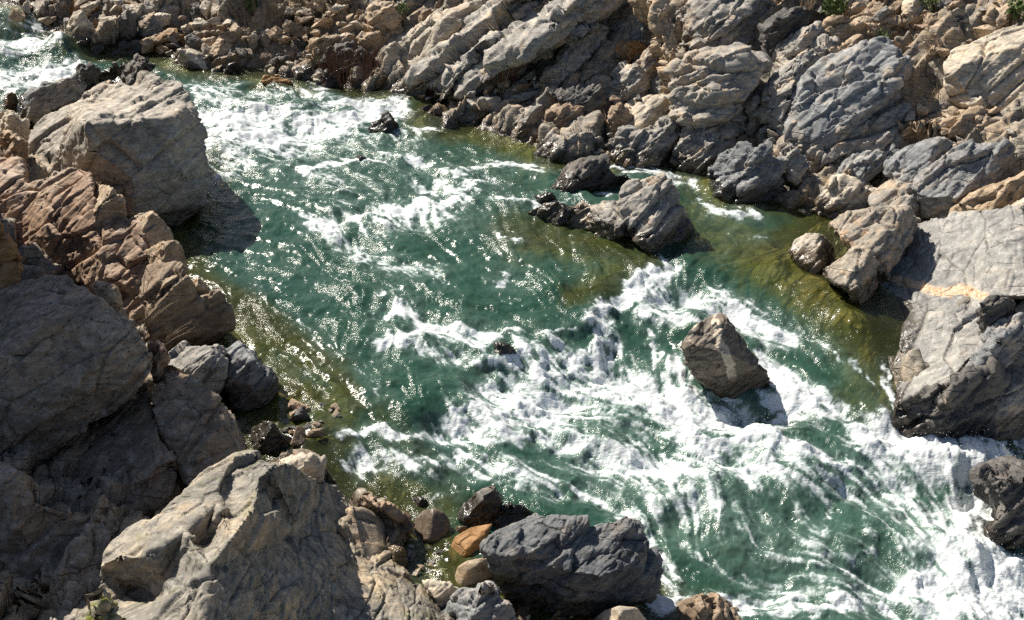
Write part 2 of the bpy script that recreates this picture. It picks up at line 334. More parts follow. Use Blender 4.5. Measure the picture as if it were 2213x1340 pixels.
def rock(name, label, mat, outline, J=None, L=(-62, 66), R=(34, 76), T=(-25, 20), base=None, Y=None, vox=None, rough=1.0, cat=None, group=None, thick=None, lean=.12, crack=1.0, smooth=False, B=STR, wet=1.0, sink=.25, dz=0.0, grow=1.05):
    """a rock whose near corner J is where its left, right and top faces meet; faces given as (azimuth, tilt)"""
    SEED[0] += 1; sd = SEED[0]; _cx = sum(p[0] for p in outline) / len(outline); _cy = sum(p[1] for p in outline) / len(outline); outline = [(_cx + (a - _cx) * grow, _cy + (b - _cy) * grow) for a, b in outline]; xs = [p[0] for p in outline]; ys = [p[1] for p in outline]
    x0, x1, y0, y1 = min(xs), max(xs), min(ys), max(ys)
    if J is None: J = (x0 + .52 * (x1 - x0), y0 + .36 * (y1 - y0))
    G = at_ground(*(base or (J[0], J[1] + .8 * (y1 - J[1])))) if Y is None else at_y(J[0], y1, Y)
    dep = np.linalg.norm(G - (0, 0, H)); ppm = F / dep; size = max((x1 - x0), 1.3 * (y1 - y0)) / ppm
    Jp = at_y(J[0], J[1], G[1] + lean * size)
    nrm = [np.array((math.sin(rad(a)) * math.sin(rad(t)), -math.cos(rad(a)) * math.sin(rad(t)), math.cos(rad(t)))) for a, t in (L, R, T)]
    k0 = np.array((0, 0, H)); rs = random.Random(sd)
    def hit(px, py, push=0.0):
        d = ray(px, py); t = 0
        for n in nrm:
            q = n @ d
            if q < -.06: t = max(t, n @ (Jp - k0) / q)
        p = d * t + k0; yy = min(max(p[1] + push, Jp[1] - .5 * size), Jp[1] + .85 * size); return at_y(px, py, yy)
    step = max(x1 - x0, y1 - y0) / 9.0; pts = [Vector((a, b)) for a, b in outline]; nb = len(pts)
    i = x0 + step * .5
    while i < x1:
        j = y0 + step * .5
        while j < y1:
            q = (i + rs.uniform(-.3, .3) * step, j + rs.uniform(-.3, .3) * step)
            if inside(outline, *q): pts.append(Vector(q))
            j += step
        i += step
    if inside(outline, *J): pts.append(Vector(J))
    vo, eo, fo, ov, *_ = delaunay_2d_cdt(pts, [(k, (k + 1) % nb) for k in range(nb)], [], 1, 1e-4)
    idx = {}
    for new, olds in enumerate(ov):
        for q in olds: idx[q] = new
    order = [idx[k] for k in range(nb)]; rest = [k for k in range(len(vo)) if k not in set(order)]; rm = {v: k for k, v in enumerate(order + rest)}
    front = []
    for k, v in enumerate(order + rest):
        p = hit(vo[v][0], vo[v][1], .03 * size if k < nb else rs.uniform(-.012, .012) * size)
        if k < nb and vo[v][1] > y1 - .12 * (y1 - y0): p = p - np.array((0, 0, sink))
        front.append(p)
    V, fs = body(front, [[rm[q] for q in f] for f in fo], nb, thick or .45 * size, vox)
    me = remeshed(V, fs, vox or min(max(dep * .0013, size / 95), size / 14)); P = weather(me, size, sd, rough, B, crack, smooth)
    P = P + np.array((0, 0, dz), np.float32)
    return tag(finish(name, me, mat, P, wet), label, cat or name.split('_')[-1], group)
def carved(name, label, mat, edge, inner=(), Y0=None, mode='y', vox=.03, rough=1.0, size=2.0, thick=1.5, cat=None, B=STR, crack=1.0, wet=1.0, drop=.5, vein=None):
    """a rock given point by point: (px, py, depth behind Y0) or (px, py, height)"""
    SEED[0] += 1; sd = SEED[0]; al = list(edge) + list(inner); nb = len(edge)
    vo, eo, fo, ov, *_ = delaunay_2d_cdt([Vector((p[0], p[1])) for p in al], [(k, (k + 1) % nb) for k in range(nb)], [], 1, 1e-4)
    front = [None] * len(vo)
    for new, olds in enumerate(ov):
        p = al[olds[0]]; front[new] = at_y(p[0], p[1], Y0 + p[2]) if mode == 'y' else at_z(*p)
    idx = {q: new for new, olds in enumerate(ov) for q in olds}; order = [idx[k] for k in range(nb)]
    rest = [k for k in range(len(vo)) if k not in set(order)]; rm = {v: k for k, v in enumerate(order + rest)}
    V, fs = body([front[v] for v in order + rest], [[rm[q] for q in f] for f in fo], nb, thick, vox, drop)
    me = remeshed(V, fs, vox); P = weather(me, size, sd, rough, B, crack, cuts=14, depth=.06)
    return tag(finish(name, me, mat, P, wet, vein), label, cat or name.split('_')[-1])
# ------------------------------------------------------------------ the ground: banks and river bed as one sheet
def build_ground():
    s = np.concatenate([np.linspace(-1.6, -.76, 50), np.linspace(-.75, .8, 1050), np.linspace(.81, 1.7, 50)]); y = np.exp(np.concatenate([np.linspace(math.log(2.2), math.log(7.3), 70), np.linspace(math.log(7.4), math.log(44), 680), np.linspace(math.log(44.5), math.log(120), 60)]))
    s_, y_ = np.meshgrid(s, y); x = (s_ * y_).ravel(); yy = y_.ravel(); z = np.empty(len(x)); d = z.copy(); zw = z.copy()
    cs = np.append(s[::3], s[-1]); cy = np.append(y[::3], y[-1]); a, b = np.meshgrid(cs, cy); gz, gd, gw = ground((a * b).ravel(), b.ravel())
    fj = np.interp(y, cy, np.arange(len(cy))); fi = np.interp(s, cs, np.arange(len(cs))); j0 = np.minimum(fj.astype(int), len(cy) - 2); i0 = np.minimum(fi.astype(int), len(cs) - 2); u = (fj - j0)[:, None]; v = (fi - i0)[None]
    def up(A):
        A = A.reshape(a.shape); return (A[j0][:, i0] * (1 - u) * (1 - v) + A[j0 + 1][:, i0] * u * (1 - v) + A[j0][:, i0 + 1] * (1 - u) * v + A[j0 + 1][:, i0 + 1] * u * v).ravel()
    z, d, zw = up(gz), up(gd), up(gw); land = sstep(0, .45, d)
    z = z - land * .3 * sstep(0, 1.2, d) - land * .35 * sstep(17, 14, yy) * sstep(3, 1, x) * sstep(0, 2, d)
    me, _ = grid_mesh('ground', np.stack([x, yy, z], 1), len(y), len(s)); n = get_no(me); P = np.stack([x, yy, z], 1).astype(np.float32)
    k = np.nonzero((d > -1.2) & (yy < 46) & (yy > 6.5) & (np.abs(x / yy) < .82))[0]; Q = P[k]; la = land[k]; dd = np.zeros(len(k), np.float32)
    for c, am, sd in ((1.5, .55, 3), (.6, .24, 8), (.22, .07, 9)):
        v, g = facet(Q, (c * 2, c, c * .55), STR, sd, 1.0, .9); dd += v * am * (la + (1 - la) * (.12 if c < 1 else 0)) - la * .07 * c * np.exp(-(g / .06) ** 2)
    dd += la * (chips(Q, (.5, .3, .2), STR, 5) * .1 + fbm(Q / .3, 3, 7) * .03)
    P[k] = Q + n[k] * dd[:, None]; z = P[:, 2]
    z = np.where(d < -.1, np.minimum(z, zw - .05), z); P[:, 2] = z; me.vertices.foreach_set('co', P.ravel()); me.update()
    set_attr(me, 'under', sstep(.12, -.05, d)); set_attr(me, 'wet', np.clip(1 - (z - zw) / .3, 0, 1) * (d < .6) * sstep(-.05, .08, d))
    o = link_mesh('ground', me, MAT['bank']); o['kind'] = 'structure'
build_ground()
# ------------------------------------------------------------------ the river
FOAM_GLINTS = [([(2200,1010),(2450,1120),(2700,1300)],140,.75),([(2250,1250),(2500,1400)],150,.7),([(1500,1420),(1900,1450),(2300,1480)],90,.6),([(1250,960),(1500,1080),(1700,1200),(1900,1280)],130,.45),([(1850,1000),(2000,1150),(2050,1280)],90,.62),([(470,330),(760,400),(1000,480)],60,.3),([(900,300),(700,300),(460,340)],50,.4),([(2100,960),(2213,1000)],60,.7),([(-60,100),(30,92),(130,84)],16,.95),([(-60,185),(60,165),(160,160)],48,.75),([(0,45),(90,60)],30,.6),([(0,118),(100,106)],12,.8),([(430,250),(600,258),(760,247),(860,232)],36,1.0),([(430,292),(600,290),(740,272)],34,.95),([(450,330),(680,315)],44,.6),
 ([(410,188),(560,205),(700,192)],24,.55),([(430,205),(520,225)],20,.7),([(680,218),(800,232)],18,.6),([(470,372),(560,350)],26,.5),([(860,288),(930,283)],12,.7),([(780,290),(900,300)],18,.5),
 ([(668,370),(715,352),(772,345)],12,.95),([(785,350),(860,338),(925,348)],16,.75),([(700,380),(760,430),(740,460)],40,.42),([(860,365),(900,400)],40,.32),([(935,388),(960,380)],14,.8),([(985,378),(1075,360),(1180,370)],13,.75),([(925,405),(1000,408),(1060,390)],20,.75),
 ([(675,487),(760,472),(850,455),(960,435),(1015,428)],18,1.0),([(720,500),(770,548)],34,.85),([(800,492),(960,462)],40,.55),([(1060,432),(1185,438)],10,.75),([(780,545),(860,580),(960,590)],26,.5),([(655,455),(700,475)],12,.6),
 ([(1085,612),(1112,598)],12,.75),([(1080,520),(1132,526)],10,.75),([(840,570),(900,600)],24,.4),([(830,678),(880,668),(935,692)],18,1.0),([(832,748),(900,738),(950,700),(1005,700),(1060,732)],22,1.0),([(860,745),(1000,765),(1105,808)],26,.8),
 ([(950,712),(1050,742)],24,.8),([(1055,722),(1160,715),(1260,716)],6,.65),([(640,690),(700,750),(800,810),(840,850)],5,.5),([(800,640),(870,630)],8,.6),  # the thinnest stroke is a line of sun glints, painted as foam
 ([(1125,765),(1190,790),(1235,810)],50,1.0),([(1190,725),(1230,755),(1255,800)],12,.85),([(1290,690),(1350,640),(1400,600),(1440,572)],32,1.0),([(1310,690),(1330,750),(1300,800)],34,.9),([(1380,628),(1480,640),(1600,690),(1700,725)],44,.85),([(1390,680),(1500,690)],36,.7),
 ([(1650,770),(1740,850),(1830,885)],34,.7),([(1700,705),(1800,765),(1880,830)],9,.6),([(1660,850),(1790,885)],46,.75),([(1640,800),(1700,890)],40,.8),([(1415,725),(1412,790)],12,.8),
 ([(1030,862),(1150,872),(1250,852),(1350,832),(1450,862),(1560,905),(1660,955)],66,1.0),([(1480,920),(1540,990)],90,1.0),([(1000,925),(1120,925),(1250,950)],50,.85),([(735,948),(850,935),(950,952),(1080,965)],18,.8),([(1045,845),(975,915)],22,.85),([(1180,830),(1250,800)],60,1.0),
 ([(1200,930),(1300,985),(1400,1000),(1500,1015),(1660,1010)],54,.85),([(1465,790),(1500,845)],30,.95),([(800,1000),(1000,1005),(1200,1060)],48,.58),([(1660,955),(1800,1000),(1900,1020),(1970,1065)],46,.75),([(1920,940),(2050,965),(2150,1000),(2120,1100),(2090,1200)],95,1.0),
 ([(2090,1200),(2213,1270)],110,1.0),([(2000,1285),(2213,1310)],90,1.0),([(1400,1310),(1700,1310),(2000,1295)],36,.8),([(1700,1010),(1770,1060),(1790,1110),(1772,1190)],16,.5),([(1885,1150),(1878,1200),(1855,1240),(1868,1300)],20,.55),([(1470,1170),(1560,1240),(1640,1268),(1760,1295)],20,.5),([(1930,890),(1912,850)],18,.8),([(1905,800),(1925,900)],14,.7),
 ([(1440,1020),(1450,1070),(1400,1130)],16,.5),([(1280,1060),(1380,1110)],40,.6),([(1390,1140),(1440,1280)],34,.6),([(1830,1050),(1870,1110),(1890,1180)],16,.45),([(1600,1040),(1680,1060)],30,.6),([(1960,1100),(1990,1250)],70,.62),([(1550,990),(1900,1060)],70,.5),([(1400,1000),(1500,1100)],60,.42),
 ([(1700,1120),(1900,1260)],120,.34),([(1250,1000),(1500,1150)],80,.36),([(880,1180),(900,1240)],10,.5),([(760,1000),(800,1040)],30,.5),([(960,1085),(990,1060)],12,.5),([(1560,1080),(1570,1110)],10,.5),([(1500,420),(1560,460),(1640,470)],16,.6),([(1340,368),(1420,375),(1500,385)],14,.75),([(1590,510),(1660,515)],8,.5),([(1420,545),(1450,580)],16,.8),([(1200,432),(1320,420)],8,.55),([(500,345),(650,400),(720,440)],70,.22),([(440,300),(760,330)],80,.3),([(900,420),(1060,480),(1130,560)],70,.2),([(500,540),(700,620)],60,.1),([(2130,1000),(2190,1050)],60,.7),([(1110,880),(1350,930)],100,.5)]
FLOW = [((0,60),(100,90)),((0,170),(200,150)),((430,230),(620,240)),((600,180),(800,210)),((620,270),(850,270)),((500,330),(620,400)),((800,300),(950,350)),((1000,310),(1150,330)),((650,420),(760,480)),((900,420),(1000,520)),((1080,420),(1150,500)),((480,520),(600,600)),((760,520),(900,590)),((1000,560),(1120,640)),
 ((520,640),(640,720)),((700,640),(850,740)),((950,640),(1080,720)),((1180,620),(1250,700)),((600,780),(740,850)),((820,760),(950,860)),((1100,720),(1180,790)),((700,900),(820,960)),((900,900),(1020,980)),((1340,640),(1320,760)),((1400,600),(1600,680)),((1500,640),(1720,740)),((1250,830),(1400,930)),((1450,740),(1430,800)),
 ((1750,760),(1880,880)),((1650,840),(1820,900)),((1400,380),(1520,410)),((1520,430),(1640,480)),((1650,540),(1560,600)),((1780,620),(1700,650)),((1500,930),(1700,1000)),((1750,930),(1920,1010)),((1000,1000),(1200,1080)),((1250,1020),(1400,1160)),((1500,1060),(1620,1220)),((1720,1060),(1790,1200)),((1850,1060),(1900,1220)),((1450,1200),(1620,1290)),
 ((1950,960),(2080,1060)),((2100,1080),(2090,1200)),((2000,1200),(2060,1300)),((1700,1280),(1900,1320)),((900,1120),(1000,1240))]
def build_river():
    nr, nc = 880, 1180
    s = np.linspace(-.74, .8, nc); ly = np.linspace(math.log(8.4), math.log(48), nr); y = np.exp(ly)
    ds, dl = s[1] - s[0], ly[1] - ly[0]
    s_, y_ = np.meshgrid(s, y); X = (s_ * y_).ravel(); Y = y_.ravel()
    # height and shore from a coarser sheet
    def up(A, f=4):
        r, c = A.shape; jj = np.minimum(np.arange(nr) / f, r - 1.001); ii = np.minimum(np.arange(nc) / f, c - 1.001); j0 = jj.astype(int); i0 = ii.astype(int); a = (jj - j0)[:, None]; b = (ii - i0)[None]
        return A[j0][:, i0] * (1 - a) * (1 - b) + A[j0 + 1][:, i0] * a * (1 - b) + A[j0][:, i0 + 1] * (1 - a) * b + A[j0 + 1][:, i0 + 1] * a * b
    cs, cy = np.meshgrid(np.append(s[::4], s[-1] + 3 * ds), np.append(y[::4], y[-1] * 1.01)); cx = (cs * cy).ravel(); cyr = cy.ravel()
    Z0 = up(zwater(cx, cyr).reshape(cs.shape)).ravel(); D = up(shore_dist(cx, cyr).reshape(cs.shape)).ravel()
    for bx, by, r_, am in ((1478,712,.45,.13),(1500,690,.4,.06),(1640,880,.55,-.14),(1090,805,.5,-.14),(1170,775,.45,.2),(1240,830,.5,-.1),(1330,680,.4,.12),(1320,800,.5,-.16),(900,735,.5,.14),(960,790,.5,-.12),(830,480,.7,.1),(760,520,.6,-.1),(650,245,.9,.14),(650,275,.8,-.12),(1030,880,.5,.16),(960,930,.5,-.1),(1500,960,.6,.18),(1400,930,.5,-.14),(1300,960,.5,.12),(1750,1020,.6,.14),(1900,1010,.5,-.12),(2060,980,.6,.16),(2100,1200,.6,.2)):
        q = at_water(bx, by); Z0 = Z0 + am * np.exp(-((X - q[0]) ** 2 + ((Y - q[1]) * 1.3) ** 2) / (2 * (r_ * .6) ** 2))
    # current
    fp = np.array([at_water(*a)[:2] for a, b in FLOW]); fq = np.array([at_water(*b)[:2] for a, b in FLOW]); fm = (fp + fq) / 2; fd = fq - fp; fd /= np.linalg.norm(fd, axis=1)[:, None]
    wt = ((cx[:, None] - fm[:, 0]) ** 2 + (cyr[:, None] - fm[:, 1]) ** 2 + .25) ** -1.5
    U = up(((wt * fd[:, 0]).sum(1) / wt.sum(1)).reshape(cs.shape)); Vv = up(((wt * fd[:, 1]).sum(1) / wt.sum(1)).reshape(cs.shape))
    P3 = np.stack([X, Y, 0 * X], 1)
    sw = (fbm(P3 * .9, 3, 21) * .75).reshape(nr, nc); cw, sn = np.cos(sw), np.sin(sw); U, Vv = U * cw - Vv * sn, U * sn + Vv * cw   # eddies
    L = np.hypot(U, Vv) + 1e-6; U /= L; Vv /= L
    di = (U - Vv * s_) / (y_ * ds); dj = Vv / (y_ * dl)
    def lic(N, n, st):
        acc = N.copy(); cnt = 1
        for sg in (1, -1):
            jj, ii = np.meshgrid(np.arange(nr, dtype=np.float32), np.arange(nc, dtype=np.float32), indexing='ij')
            for k in range(n):
                a = np.clip(np.rint(jj), 0, nr - 1).astype(np.int32); b = np.clip(np.rint(ii), 0, nc - 1).astype(np.int32)
                jj = jj + sg * st * dj[a, b]; ii = ii + sg * st * di[a, b]
                a = np.clip(np.rint(jj), 0, nr - 1).astype(np.int32); b = np.clip(np.rint(ii), 0, nc - 1).astype(np.int32)
                acc += N[a, b]; cnt += 1
        acc /= cnt; return (acc - acc.mean()) / acc.std()
    fine = lic(fbm(P3 * 16, 2, 31).reshape(nr, nc).astype(np.float32), 9, .045).ravel()
    broad = lic(fbm(P3 * 5.5, 3, 35).reshape(nr, nc).astype(np.float32), 10, .09).ravel()
    t1 = np.abs(fbm(P3 * 3.2, 4, 41, .6)); t2 = fbm(P3 * 1.3, 3, 45); lace = 1 - 2.2 * np.abs(fbm(P3 * 4.2 + .25 * np.stack([fine, broad, fine], 1), 4, 51, .62))
    px, py = project(X, Y, Z0); w1 = fbm(P3 * 1.1, 3, 71, .6); w2 = fbm(P3 * 1.1 + 31, 3, 72, .6); w3 = fbm(P3 * 4, 3, 73, .6); w4 = fbm(P3 * 4 + 17, 3, 74, .6); k = 13 / Y
    px = px + k * (20 * w1 + 12 * w3 + 5 * broad); py = py + k * (10 * w2 + 7 * w4 + 2 * broad); M = strokes(FOAM_GLINTS, px.astype(np.float32), py.astype(np.float32))
    turb = np.clip(1.25 * strokes([(a, max(b, 34), v * min(1, .35 + b / 60)) for a, b, v in FOAM_GLINTS], px.astype(np.float32), py.astype(np.float32)), 0, 1)
    f = M * .98 + .1 * sstep(1850, 2050, px) + .17 * fine * (.22 + M) + .07 * broad * (.25 + M) + .26 * (lace - .25) * (.12 + M) - .06
    foam = sstep(.15, 1.05, f)
    hgt = turb * (.17 * fbm(P3 * 1.05, 3, 61) + .05 * fbm(P3 * 3.6, 4, 62, .55)) + (.012 + .008 * turb) * broad + .002 * fine + .014 * fbm(P3 * 5, 3, 66, .55) + .035 * fbm(P3 * 1.5, 4, 63, .55) + .01 * M * foam
    edge = sstep(.0, -.35, D); hgt *= .3 + .7 * edge
    bd = bed_depth(X, Y, Z0, D)
    op = .18 + .82 * (1 - np.exp(-bd * 1.2))
    keep = D < .9
    me, used = grid_mesh('river', np.stack([X, Y, Z0 + hgt], 1), nr, nc, keep)
    for k, v in (('foam', foam), ('opac', op), ('turb', turb), ('lane', broad * .5), ('grain', fine * .5), ('deep', np.clip(bd / 1.2, 0, 1))): set_attr(me, k, v[used])
    m, n = new_mat('river_water'); N = NB(n); pos = N('NewGeometry').outputs['Position']
    fo = N.attr('foam'); opn = N.attr('opac'); tb = N.attr('turb'); dp = N.attr('deep'); ln = N.attr('lane')
    n1 = N.noise(pos, 2.0, 3, .6); sp_ = N('Mapping', {0: pos, 3: (.5, 1.15, 1)}).outputs[0]; n2 = N.noise(sp_, 6.0, 4, .58, .6); n3 = N.noise(sp_, 15.0, 3, .6, .5); n4 = N.noise(pos, 45.0, 2, .5)
    col = N.mix(N.ramp(N.math('ADD', dp, N.math('MULTIPLY', N.math('SUBTRACT', n1, .5), .5)), .15, .75), (.078, .088, .016), (.022, .072, .047))
    col = N.mix(N.math('MULTIPLY', tb, .75), col, (.15, .23, .195)); col = N.mix(N.ramp(fo, 0.0, .5), col, (.34, .45, .41))
    dif = N('BsdfDiffuse', {'Color': col}); tr = N('BsdfTransparent', {'Color': (.9, .95, .72, 1)})
    hb = N.math('ADD', N.math('ADD', N.math('MULTIPLY', n2, 1.0), N.math('MULTIPLY', n3, .42)), N.math('ADD', N.math('MULTIPLY', n4, .12), N.math('MULTIPLY', N.attr('grain'), .03)))
    clus = N.ramp(N.noise(pos, .8, 3, .6), .42, .6); bs = N.math('ADD', N.math('MULTIPLY_ADD', clus, .65, .35), N.math('MULTIPLY', tb, .35), clamp=True)
    bmp = N('Bump', {'Strength': bs, 'Distance': .05, 'Height': hb})
    gl = N('BsdfGlossy', {'Color': (1, 1, 1, 1), 'Roughness': .17, 'Normal': bmp.outputs[0]}); fr = N('Fresnel', {'IOR': 1.33, 'Normal': bmp.outputs[0]})
    bodys = N('MixShader', (opn, tr.outputs[0], dif.outputs[0])); wat = N('MixShader', (fr.outputs[0], bodys.outputs[0], gl.outputs[0]))
    def ridged(s, d): return N.math('SUBTRACT', 1.0, N.math('MULTIPLY', N.math('ABSOLUTE', N.math('SUBTRACT', N.noise(pos, s, d, .62, .9), .5)), 5.0), clamp=True)
    r1 = ridged(3.4, 5); r2 = ridged(9.0, 4); r3 = ridged(22.0, 3)
    lace = N.math('ADD', N.math('MULTIPLY', r1, .34), N.math('ADD', N.math('MULTIPLY', r2, .4), N.math('MULTIPLY', r3, .32)))
    fb = N('Bump', {'Strength': .45, 'Distance': .05, 'Height': N.math('ADD', n2, N.math('MULTIPLY', n3, .6))})
    fd_ = N('BsdfPrincipled', {'Base Color': (.66, .69, .69, 1), 'Roughness': .5, 'Normal': fb.outputs[0]})
    ff = N.math('ADD', N.math('MULTIPLY', fo, 1.25), N.math('MULTIPLY', N.math('SUBTRACT', lace, .52), N.math('MULTIPLY_ADD', fo, .8, N.math('MULTIPLY_ADD', tb, .42, .1))))
    ff = N.math('ADD', ff, N.math('MULTIPLY', N.attr('grain'), N.math('MULTIPLY_ADD', fo, .16, N.math('MULTIPLY', tb, .1)))); ff = N.ramp(ff, .12, 1.22)
    out = N('MixShader', (ff, wat.outputs[0], fd_.outputs[0])); N('OutputMaterial', (out.outputs[0],))
    o = link_mesh('river', me, m); o['kind'] = 'structure'
    return np.stack([X, Y, Z0 + hgt], 1), foam
def build_spray(P, foam):
    rs = np.random.default_rng(5); k = np.nonzero((foam > .75) & (P[:, 1] < 32))[0]; pr = P[k, 1] ** 2; k = rs.choice(k, 5200, p=pr / pr.sum())
    C = P[k] + rs.normal(0, .05, (len(k), 3)) * (1, 1, 0); C[:, 2] += .01 + .09 * rs.exponential(1, len(k)); R = .003 + .004 * rs.random(len(k)) ** 2
    O = np.array([(1, 0, 0), (-1, 0, 0), (0, 1, 0), (0, -1, 0), (0, 0, 1.3), (0, 0, -1.3)]); Fx = np.array([(0, 2, 4), (2, 1, 4), (1, 3, 4), (3, 0, 4), (2, 0, 5), (1, 2, 5), (3, 1, 5), (0, 3, 5)])
    V = (C[:, None] + O[None] * R[:, None, None]).reshape(-1, 3); Fc = (Fx[None] + 6 * np.arange(len(k))[:, None, None]).reshape(-1, 3)
    me = bpy.data.meshes.new('spray'); me.from_pydata(V.tolist(), [], Fc.tolist()); m, n = new_mat('droplets'); N = NB(n); N('OutputMaterial', (N('BsdfPrincipled', {'Base Color': (.8, .83, .84, 1), 'Roughness': .2}).outputs[0],))
    o = link_mesh('spray', me, m); o['kind'] = 'stuff'; o['label'] = 'fine white droplets thrown up over the rapids'; o['category'] = 'spray'
build_spray(*build_river())
# ------------------------------------------------------------------ rocks of the left bank
def left_bank():
    carved('boulder', 'giant grey-brown boulder with sunlit left face, standing in the river at the left', 'cream',
        [(375,505,0),(430,468,.3),(448,440,.5),(445,400,.6),(460,380,.8),(448,320,1.0),(445,290,1.2),(420,225,1.6),(398,185,2.0),(380,152,2.6),(335,143,2.8),(302,150,2.6),(285,180,2.5),(262,182,2.7),(222,172,2.9),(182,190,3.0),(172,212,2.8),(140,225,2.8),(95,245,2.8),(60,290,2.4),(50,330,2.0),(40,420,1.6),(80,440,1.2),(190,440,.5),(280,480,-.1)],
        [(203,270,.1),(196,330,.05),(165,358,.6),(365,254,.6),(290,264,.3),(120,320,1.3),(300,400,-.25),(385,385,.15),(260,215,2.0),(350,212,1.7),(312,188,2.1),(318,172,2.2)], Y0=19.6, vox=.032, size=3.2, thick=2.6, rough=.5, crack=.55)
    rock('slab', 'dark tilted slab lying on the back of the giant boulder', 'dark', [(188,168),(215,152),(290,126),(318,119),(328,128),(329,143),(305,150),(285,180),(265,180),(222,172)], J=(300,150), base=(280,215), L=(-70,50), T=(-40,30), R=(25,80))
    rock('rock', 'small dark twin-pointed rock on the back rim of the giant boulder', 'dark', [(153,165),(173,136),(183,152),(193,137),(222,148),(190,166)], J=(175,150), base=(180,215), L=(-70,65), R=(20,80))
    rock('ledge', 'blue-grey shaded ledge behind the upper left of the giant boulder', 'blue', [(44,216),(60,195),(95,182),(140,172),(185,164),(186,186),(172,212),(140,225),(95,247),(58,262)], J=(80,188), base=(100,262), L=(-60,60), R=(10,72), T=(-20,24))
    rock('rock', 'brown flat-faced rock at the left edge beside the white water', 'brown', [(-15,240),(0,214),(20,201),(32,203),(36,228),(20,236),(0,244)], J=(22,206), base=(15,240))
    rock('rock', 'pale small rocks corner at the left edge below the brown flat-faced rock', 'pale', [(-20,250),(15,235),(50,250),(60,280),(40,300),(0,300)], J=(20,255), base=(20,300))
    rock('rock', 'brown shaded rock wedged left of the giant boulder at the frame edge', 'brown', [(-20,300),(10,285),(55,300),(55,330),(50,370),(20,360),(-20,350)], J=(30,300), base=(20,372))
    carved('outcrop', 'large pinkish-brown sloping outcrop below the giant boulder', 'pink',
        [(-60,360,3.0),(0,332,3.6),(45,346,3.2),(58,395,2.6),(110,372,2.4),(172,361,2.2),(195,376,1.9),(204,420,1.4),(210,462,1.1),(270,472,.9),(330,480,.7),(338,520,.3),(330,560,.1),(322,640,-.2),(325,730,-.5),(262,720,-.6),(215,640,.2),(160,610,.7),(90,606,1.1),(40,600,1.4),(-60,600,1.6)],
        [(120,440,1.6),(60,480,1.9),(200,520,.6),(150,500,1.05),(230,600,.0),(100,560,1.2),(280,560,.25)], Y0=16.9, vox=.028, size=2.6, thick=1.5, rough=.45, crack=.9, cat='rock outcrop')
    rock('rock', 'block with a bright sunlit tip on the rim between outcrop and giant boulder', 'tan', [(198,376),(222,392),(243,405),(252,420),(266,432),(273,474),(206,470),(200,425)], J=(236,412), Y=17.8, L=(-70,50), R=(30,74), T=(-50,45), rough=.5)
    rock('rock', 'pointed block with pale top on the outcrop rim above the water', 'tan', [(276,470),(300,463),(323,454),(343,465),(360,485),(374,508),(370,520),(340,524),(285,492)], J=(326,472), Y=17.2, L=(-65,50), R=(40,74), T=(-45,40), rough=.5)
    rock('rock', 'rounded ochre block in the stepped row above the shaded pool', 'tan', [(316,540),(345,522),(388,517),(400,548),(404,572),(385,568),(330,572)], J=(360,535), Y=16.4, L=(-50,64), R=(35,76), T=(-10,25), rough=.5)
    rock('boulder', 'big orange-brown block at the outcrop foot beside the green pool', 'brown', [(305,600),(320,567),(345,572),(398,568),(408,605),(425,642),(468,626),(490,645),(496,690),(488,722),(440,762),(350,765),(318,730)], J=(352,600), Y=14.9, L=(-45,55), R=(14,78), T=(10,30), rough=.5, crack=.6)
    rock('rock', 'thin flat slab stacked on the orange-brown block by the pool', 'tan', [(404,602),(440,600),(456,618),(452,630),(415,628)], J=(430,608), Y=15.4, T=(0,12), rough=.5)
    rock('rock', 'small ochre cube sitting behind the spotted boulder top', 'tan', [(192,614),(215,608),(254,618),(264,650),(273,682),(262,700),(225,665)], J=(235,645), Y=14.2, L=(-40,70), R=(30,78), T=(0,20), rough=.4)
    carved('boulder', 'massive dark spotted boulder with blue-grey flat top in the shade', 'spot',
        [(-80,640,2.6),(0,612,2.5),(90,592,2.3),(165,597,1.9),(200,622,1.5),(258,680,.8),(304,730,.3),(326,764,.1),(330,795,.05),(304,830,.1),(300,872,.15),(195,925,.1),(175,965,.1),(30,1005,.0),(-80,1020,.0)],
        [(213,657,.7),(136,691,.55),(81,715,.5),(90,756,.2),(10,770,.2),(-60,780,.2),(275,740,.1),(150,830,.0),(60,880,-.02),(40,650,1.6),(130,640,1.5)], Y0=12.4, vox=.02, size=2.0, thick=1.8, rough=.5, crack=.8)
    rock('boulder', 'dark brown boulder at the left edge above the spotted boulder', 'rust', [(-60,470),(0,468),(25,500),(47,555),(46,600),(0,640),(-60,640)], J=(20,500), Y=14.8, L=(-50,60), R=(35,74), T=(-5,30), rough=.5)
    rock('boulder', 'lichened low boulder wedged under the massive spotted boulder', 'spot', [(50,1030),(120,965),(200,915),(300,832),(325,868),(345,945),(378,1000),(392,1055),(335,1092),(230,1122),(140,1112),(70,1092)], J=(345,1030), Y=11.3, L=(-50,40), R=(55,80), T=(-10,42), rough=.5, crack=.6)
    rock('boulder', 'smooth pinkish-grey boulder sloping to the water beside the dark small rocks', 'spot', [(316,822),(345,800),(372,790),(442,838),(500,880),(532,950),(556,990),(480,1010),(400,1040),(372,985),(345,930)], J=(500,900), Y=11.9, L=(-30,44), R=(62,76), T=(-10,38), rough=.45, crack=.5)
    rock('rock', 'angular grey rock with a shiny sunlit top on the left bank', 'grey', [(335,785),(358,768),(400,746),(450,745),(492,752),(499,768),(482,825),(455,858),(430,830),(375,792)], J=(430,806), Y=13.3, L=(-30,60), R=(55,80), T=(-52,30), rough=.6)
    rock('boulder', 'dark slate-blue boulder at the water edge by the green pool', 'blue', [(482,748),(505,738),(548,760),(590,798),(596,840),(565,868),(512,882),(482,835),(490,790)], J=(545,790), Y=13.6, L=(-30,66), R=(50,76), T=(-10,20), rough=.6)
